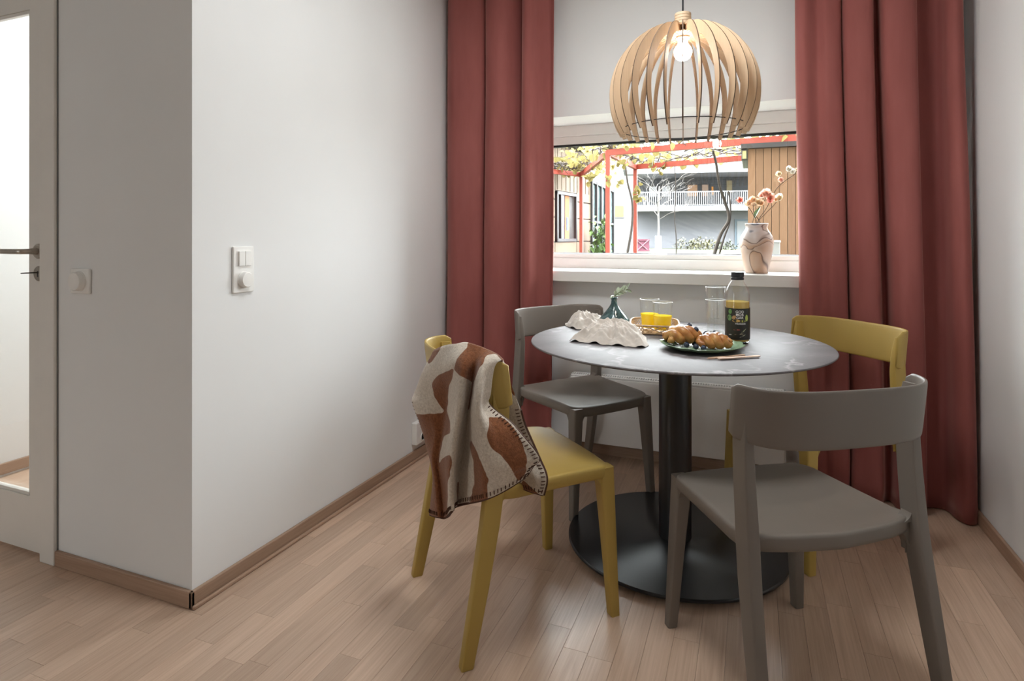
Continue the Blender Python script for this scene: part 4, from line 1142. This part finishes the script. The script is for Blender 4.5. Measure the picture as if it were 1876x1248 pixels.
# --- glazed corner next to it
pC, pD = at_depth(1082, 435, 15.85), at_depth(1124, 435, 19.5)
fg = facade(pC, pD - pC)
hG = thing('glazed_porch', 'dark-framed glass wall with mullions beside the panelled house', 'building', (pC.x, pC.y, GZ))
L_ = (Vector((pD.x - pC.x, pD.y - pC.y, 0))).length
fg(B(), 0, L_, 2.66, 3.35, -1.5, 0).obj('fascia', plain('teal_grey_fascia', (.075, .095, .10), .6), hG)
for px in (1083, 1091.5, 1100, 1108, 1122.5):
    u_ = along(fg, px)
    fg(B(), u_ - .05, u_ + .05, GZ, 2.66, -.06, .05).obj('mullion', M_DARKF, hG)
for z in (1.55, 2.62): fg(B(), 0, L_, z - .03, z + .03, -.05, .04).obj('transom', M_DARKF, hG)
u0_ = along(fg, 1084)
for pa, pb in ((1083, 1091.5), (1091.5, 1100), (1100, 1108), (1108, 1122.5)):
    fg(B(), along(fg, pa) + .04, along(fg, pb) - .04, GZ, 2.62, -.03, -.015).obj('pane', plain('blue_grey_pane', (.10, .135, .14), .15, var=.2, nscale=.8, spec=.6), hG)
fg(B(), 0, L_, GZ, 2.66, -1.5, -.8).obj('inner_wall', M_EXPANE, hG)

# --- distant house with balcony
def slate():
    g = N('pale_slate_masonry'); co = g.coord()
    br = g.n('TexBrick', Vector=g.mapping(co, (1, 1, 1), rot=(pi / 2, 0, -YAW)), Scale=1.0)
    br.inputs['Color1'].default_value = (.095, .098, .112, 1); br.inputs['Color2'].default_value = (.12, .123, .137, 1); br.inputs['Mortar'].default_value = (.11, .11, .12, 1)
    br.inputs['Brick Width'].default_value = .9; br.inputs['Row Height'].default_value = .16; br.inputs['Mortar Size'].default_value = .012
    b_ = g.bsdf(Base_Color=br.outputs['Color'], Roughness=.8); return g.done(b_)
ZF = 42.0
pE = at_depth(1164, 435, ZF)
ff = facade(pE, at_depth(1430, 435, ZF - 2.0) - pE)
def uz(px): return along(ff, px)
def zz(py, z=ZF - .8): return CAM_H + (HORIZON - py) / F_PX * z
hF = thing('balcony_house', 'distant grey masonry house with a long white balcony', 'building', (pE.x, pE.y, GZ))
ff(B(), uz(1160), uz(1480), GZ, zz(388), -6, 0).obj('masonry_wall', slate(), hF)
M_SLABW = plain('white_concrete', (.15, .15, .16), .7, var=.05)
ff(B(), uz(1158), uz(1480), zz(388), zz(379), -6, 1.5).obj('balcony_slab', M_SLABW, hF)
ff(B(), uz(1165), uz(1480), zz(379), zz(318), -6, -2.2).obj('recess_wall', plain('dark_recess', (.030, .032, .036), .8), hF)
ff(B(), uz(1150), uz(1480), zz(320), zz(306), -6, 1.2).obj('eaves_slab', M_SLABW, hF)
ff(B(), uz(1140), uz(1480), zz(306), zz(270), -6, -1.0).obj('upper_wall', plain('upper_storey', (.11, .11, .12), .8, var=.1, nscale=.5), hF)
for (a, b_, t0, t1, m) in ((1188, 1207, 334, 358, M_EXPANE), (1213, 1232, 334, 358, M_EXPANE), (1262, 1285, 332, 358, plain('warm_lit_blind', (.26, .15, .085), .8)), (1290, 1306, 332, 358, plain('warm_blind', (.22, .15, .11), .8)), (1308, 1316, 336, 356, plain('orange_shade', (.36, .14, .02), .8)), (1337, 1352, 325, 352, plain('ochre_door', (.14, .11, .06), .8))):
    w_ = ff(B(), uz(a), uz(b_), zz(t1), zz(t0), -2.24, -2.16).obj('window', M_DARKF, hF)
    ff(B(), uz(a) + .08, uz(b_) - .08, zz(t1) + .08, zz(t0) - .08, -2.17, -2.12).obj('pane', m, w_)
d_ = ff(B(), uz(1346), uz(1376), GZ, zz(402), -.05, .05).obj('door', plain('blue_grey_frame', (.06, .085, .11), .6), hF)
ff(B(), uz(1350), uz(1376), GZ, zz(406), .04, .08).obj('door_panel', plain('grey_door_glass', (.13, .14, .155), .4), d_)
rl_ = thing('balcony_railing', 'long white barred railing on the distant balcony', 'railing', (pE.x, pE.y, zz(379)))
ff(B(), uz(1166), uz(1480), zz(355), zz(353), 1.3, 1.36).obj('top_rail', M_SLABW, rl_)
ff(B(), uz(1166), uz(1480), zz(378), zz(377), 1.3, 1.36).obj('bottom_rail', M_SLABW, rl_)
px = 1167
bar_ = None
while px < 1376:
    u_ = uz(px)
    if bar_ is None: bar_ = ff(B(), -.022, .022, zz(378), zz(354), 1.31, 1.35).obj('bar', M_SLABW, rl_); bar_.location = ff.u * u_
    else:
        c = bar_.copy(); C.objects.link(c); c.parent = rl_; c.matrix_parent_inverse = bar_.matrix_parent_inverse.copy(); c.location = ff.u * u_
    px += 3.7
pW = at_depth(1122, 435, 34)
fw = facade(pW, at_depth(1166, 435, 34) - pW)
hW = thing('white_house', 'plain white house wall with small orange window between the red posts', 'building', (pW.x, pW.y, GZ))
fw(B(), 0, along(fw, 1163), GZ, CAM_H + (435 - 322) / F_PX * 34, -5, 0).obj('wall', plain('white_outer_render', (.13, .13, .14), .8), hW)
w_ = fw(B(), along(fw, 1125), along(fw, 1144), CAM_H + (435 - 399) / F_PX * 34, CAM_H + (435 - 375) / F_PX * 34, -.02, .04).obj('window', M_SLABW, hW)
fw(B(), along(fw, 1126.5), along(fw, 1142.5), CAM_H + (435 - 397) / F_PX * 34, CAM_H + (435 - 377) / F_PX * 34, .03, .06).obj('pane', plain('orange_pane', (.30, .15, .05), .4), w_)

# --- timber shed at the right of the view
ps = at_depth(1370, 435, 9.0)
SHT = 2.46
sh = thing('timber_shed', 'brown timber shed of upright boards under a dark roof edge', 'shed', (ps.x, ps.y, GZ))
M_SHED = wood('larch_boards', (.19, .105, .058), (.125, .062, .032), along=2, rough=.7, contrast=.8, tint=.22)
B().box(ps.x, ps.x + 3.2, ps.y + .022, ps.y + 2.6, GZ, SHT).obj('core_wall', plain('shed_core', (.02, .014, .01), .9), sh)
BW = (at_y(1384.3, 435, ps.y).x - ps.x)
bd = B().box(.003, BW - .003, 0, .022, 0, SHT - GZ, .002).obj('board', M_SHED, sh, world=False)
bd.location = (0, 0, 0)
nbd = int(3.2 / BW)
for k in range(1, nbd):
    c = bd.copy(); C.objects.link(c); c.parent = sh; c.location = (k * BW, 0.004 * (k % 2), 0)
B().box(ps.x - .10, ps.x + 3.3, ps.y - .10, ps.y + 2.7, SHT, SHT + .07).obj('roof_edge', M_DARKF, sh)
fl = thing('flood_light', 'small boxy lamp under the roof edge of the timber shed', 'lamp', (ps.x - .07, ps.y - .02, SHT - .2))
B().box(ps.x - .09, ps.x - .01, ps.y - .06, ps.y + .04, SHT - .17, SHT - .005, .01).obj('housing', M_DARKF, fl)
B().box(ps.x - .075, ps.x - .02, ps.y - .066, ps.y - .055, SHT - .15, SHT - .03, .004).obj('lamp_glass', plain('yellowish_lamp_glass', (.30, .28, .12), .3), fl)
ub_ = at_y(1419, 465, ps.y - .5)
ut = thing('utility_box', 'narrow white box standing before the timber shed', 'box', (ub_.x, ub_.y, GZ))
B().loft([rrect(ub_.x, ub_.y, GZ, .075, .07, .2), rrect(ub_.x, ub_.y, 1.06, .068, .065, .2)]).obj('body', plain('white_box_enamel', (.22, .22, .23), .5), ut)
B().loft([rrect(ub_.x, ub_.y, 1.06, .08, .076, .3), rrect(ub_.x, ub_.y, 1.09, .075, .07, .3)]).obj('lid', plain('white_box_enamel', (.22, .22, .23), .5), ut)

# --- red steel pergola with vines
M_RED = plain('red_steel', (.30, .045, .028), .5, var=.08)
PH = 2.59
def pg(px, z): q = at_depth(px, 435, z); return Vector((q.x, q.y, PH))
A_, B_2, C_2 = pg(1065, 13.9), pg(1114, 10.3), pg(1164, 12.4)
D_, E_, F_ = pg(1500, 8.6), pg(1480, 10.3), pg(1000, 13.1)
per = thing('pergola', 'red steel pergola of slim posts and beams in the courtyard', 'pergola', (B_2.x, B_2.y, GZ))
for q in (A_, B_2, C_2): B().box(q.x - .038, q.x + .038, q.y - .038, q.y + .038, GZ, PH + .04, .004).obj('post', M_RED, per)
def beam(p, q):
    d = (q - p).normalized(); s = Vector((-d.y, d.x, 0)) * .036; v = Vector((0, 0, .05))
    B().loft([[p - s - v, p + s - v, p + s + v, p - s + v], [q - s - v, q + s - v, q + s + v, q - s + v]]).obj('beam', M_RED, per)
for p, q in ((B_2, D_), (C_2, E_), (B_2, C_2), (A_, F_), (A_, B_2)): beam(p, q)
rv = random.Random(8)
M_VINE = plain('vine_bark', (.055, .045, .04), .9, var=.3)
M_VLEAF = petal_mat('yellow_vine_leaf', (.20, .17, .065))
vine = thing('climbing_vine', 'autumn vine with yellow leaves growing over the red pergola', 'vine', (B_2.x, B_2.y, GZ))
sk = B()
for p, q in ((B_2, D_), (C_2, E_), (B_2, C_2), (A_, F_), (A_, B_2), (B_2 + Vector((1, 1, 0)), D_ + Vector((0, 1, 0)))):
    for s in range(5):
        n_ = 14; path = [p.lerp(q, i / n_) + Vector((rv.uniform(-.15, .15), rv.uniform(-.3, .3), .08 + rv.uniform(-.02, .16))) for i in range(n_ + 1)]
        sk.tube(catmull(path, 3), .009, 4)
for k in range(150):
    p, q = rv.choice(((B_2, D_), (C_2, E_), (B_2, C_2), (A_, F_), (A_, B_2)))
    a = p.lerp(q, rv.random()) + Vector((rv.uniform(-.5, .5), rv.uniform(-.5, 1.2), rv.uniform(.05, .3)))
    b_ = a + Vector((rv.uniform(-.5, .5), rv.uniform(-.4, .4), rv.uniform(-.25, .25)))
    sk.tube([a, (a + b_) / 2 + Vector((0, 0, rv.uniform(-.1, .1))), b_], .0045, 3)
sk.obj('runners', M_VINE, vine)
lf = B()
lq = leaf_mesh(.16, .15, .1)
def vleaf(c, sc):
    R_ = Matrix.Rotation(rv.uniform(0, 6.28), 3, 'Z') @ Matrix.Rotation(rv.uniform(-1.4, 1.4), 3, 'Y') @ Matrix.Rotation(rv.uniform(-1, 1), 3, 'X')
    lf.add([c + R_ @ (Vector(v) * sc) for v in lq.v], lq.f)
for k in range(620):
    p, q = rv.choice(((B_2, D_), (B_2, D_), (C_2, E_), (C_2, E_), (B_2, C_2), (A_, F_), (A_, F_), (A_, B_2), (A_, B_2)))
    vleaf(p.lerp(q, rv.random()) + Vector((rv.uniform(-.5, .5), rv.uniform(-.4, 1.0), rv.uniform(.0, .38))), rv.uniform(.5, 1.0))
for px, py, z in ((1080, 330, 12.5), (1086, 320, 12.5), (1092, 305, 12), (1133, 335, 10.6), (1140, 302, 10.6), (1114, 332, 10.2), (1165, 352, 12.2), (1172, 362, 12.2), (1168, 345, 12.2), (1198, 305, 12), (1205, 315, 12), (1217, 306, 12)):
    for s in range(5): vleaf(at_depth(px + rv.uniform(-5, 5), py + rv.uniform(-5, 5), z), rv.uniform(.5, .9))
lf.obj('foliage', M_VLEAF, vine)
def stem_(name, label, pts_, r):
    t = thing(name, label, 'vine', (at_depth(*pts_[0]).x, at_depth(*pts_[0]).y, GZ), 0, 'bare vine stems below the pergola')
    path = [at_depth(*q) for q in pts_]; path[0].z = GZ
    B().tube(catmull(path, 6), [r * (1 - .45 * i / (6 * (len(path) - 1))) for i in range(6 * (len(path) - 1) + 1)], 7).obj('stem', M_VINE, t, smooth=True)
    return t
stem_('vine_stem', 'thin dark vine stem bowing beside the middle red post', [(1140, 480, 11.4), (1152, 450, 11.4), (1158, 410, 11.4), (1158, 370, 11.4), (1150, 335, 11.4), (1146, 305, 11.4)], .028)
stem_('vine_stem', 'forked dark vine stem rising before the distant balcony', [(1295, 480, 10.6), (1318, 435, 10.6), (1335, 402, 10.6), (1328, 370, 10.6), (1318, 340, 10.5), (1312, 300, 10.4), (1306, 275, 10.2)], .034)
stem_('vine_stem', 'slim vine stem crossing behind the forked one', [(1305, 480, 10.9), (1325, 440, 10.9), (1337, 405, 10.9), (1338, 372, 10.9), (1334, 350, 10.9)], .020)
stem_('vine_stem', 'thin straight vine stem left of the forked one', [(1238, 480, 12), (1239, 440, 12), (1236, 400, 12), (1238, 350, 12), (1236, 300, 12)], .012)

# --- bare tree, crate, shrubs
tp_ = at_depth(1206, 455, 30)
tree = thing('bare_tree', 'small bare tree with pale branches before the masonry wall', 'tree', (tp_.x, tp_.y, GZ))
M_BARK = plain('pale_bark', (.11, .10, .095), .9, var=.2)
B().tube([(tp_.x, tp_.y, GZ), (tp_.x + .02, tp_.y, 1.6), (tp_.x, tp_.y, 2.6), (tp_.x + .05, tp_.y, 3.7)], [.06, .05, .04, .025], 10).obj('trunk', M_BARK, tree, smooth=True)
B().lathe([(.16, 0), (.16, .85)], 16, (tp_.x, tp_.y, GZ)).obj('trunk_guard', M_SLABW, tree, smooth=True)
tw_ = B()
def grow(p, d, L, r, n):
    q = p + d * L
    tw_.tube([p, (p + q) / 2 + Vector((rv.uniform(-.1, .1), rv.uniform(-.1, .1), rv.uniform(-.05, .1))) * L, q], [r, r * .8, r * .6], 4)
    if n > 0:
        for k in range(3):
            dd = (d + Vector((rv.uniform(-.9, .9), rv.uniform(-.9, .9), rv.uniform(-.25, .6)))).normalized()
            grow(p.lerp(q, rv.uniform(.55, 1)), dd, L * rv.uniform(.55, .8), r * .55, n - 1)
for k in range(9):
    a = k * 2.4
    grow(Vector((tp_.x, tp_.y, 2.0 + k * .18)), Vector((cos(a), sin(a), .55)).normalized(), 1.15, .020, 3)
tw_.obj('branches', M_BARK, tree)
cr = at_height(1177, 460, GZ + .02)
cz_ = FW.dot(Vector((cr.x, cr.y, 0)))
crt = thing('wooden_crate', 'purple-red wooden crate with cross braces standing on the lawn', 'crate', (cr.x, cr.y, GZ))
wd2 = 25 / F_PX * cz_ / 2; hg2 = 22 / F_PX * cz_
M_CRATE = plain('purple_red_paint', (.085, .018, .035), .7, var=.1)
fc = facade(Vector((cr.x, cr.y, GZ)), RT)
fc(B(), -wd2, wd2, GZ, GZ + hg2, -wd2 * 1.4, 0).obj('box_body', M_CRATE, crt)
for z in (GZ, GZ + hg2 * .88): fc(B(), -wd2 * 1.04, wd2 * 1.04, z, z + hg2 * .14, 0, wd2 * .12).obj('rail', M_CRATE, crt)
for s in (1, -1):
    a = Vector((cr.x, cr.y, GZ)) - RT * wd2 * .95 * s - FW * wd2 * .06; c_ = Vector((cr.x, cr.y, GZ + hg2)) + RT * wd2 * .95 * s - FW * wd2 * .06
    B().tube([a, c_], wd2 * .09, 4).obj('brace', plain('crate_brace', (.16, .08, .10), .7), crt)
def shrub(label, px, py, z, w, h, c, seed):
    q = at_depth(px, py, z); t = thing('shrub', label, 'shrub', (q.x, q.y, GZ), 0, 'low shrubs in the courtyard')
    r = random.Random(seed); b = B(); l_ = leaf_mesh(.16, .10, .1); sk_ = B()
    for k in range(9):
        e = Vector((q.x + r.uniform(-w, w) * .7, q.y + r.uniform(-w, w) * .5, GZ + h * r.uniform(.6, 1)))
        sk_.tube([(q.x + (e.x - q.x) * .3, q.y, GZ), e], .012, 4)
    for k in range(170):
        a = r.uniform(0, 6.28); el = r.random(); rr = r.random() ** .4
        c_ = Vector((q.x + cos(a) * w * rr * sqrt(1 - el * el * .8), q.y + sin(a) * w * .7 * rr, GZ + h * (.1 + .9 * el * rr)))
        R_ = Matrix.Rotation(r.uniform(0, 6.28), 3, 'Z') @ Matrix.Rotation(r.uniform(-1.4, 1.4), 3, 'Y')
        b.add([c_ + R_ @ Vector(v) for v in l_.v], l_.f)
    sk_.obj('stems', M_VINE, t); b.obj('foliage', plain('shrub_' + str(seed), c, .8, var=.3, nscale=2), t)
shrub('low olive shrub at the foot of the masonry wall', 1262, 455, 38, 1.1, .75, (.05, .052, .025), 1)
shrub('low yellowish shrub in the middle of the masonry wall', 1290, 455, 37, 1.0, .80, (.075, .07, .03), 2)
shrub('low grey-green shrub near the door of the distant house', 1325, 455, 37, .9, .6, (.045, .05, .032), 3)
shrub('added green shrub standing in for greenery mirrored in the glass porch', 1100, 440, 15.4, .30, 1.35, (.10, .17, .05), 4)  # added shrub in place of a green tree mirrored in the panes
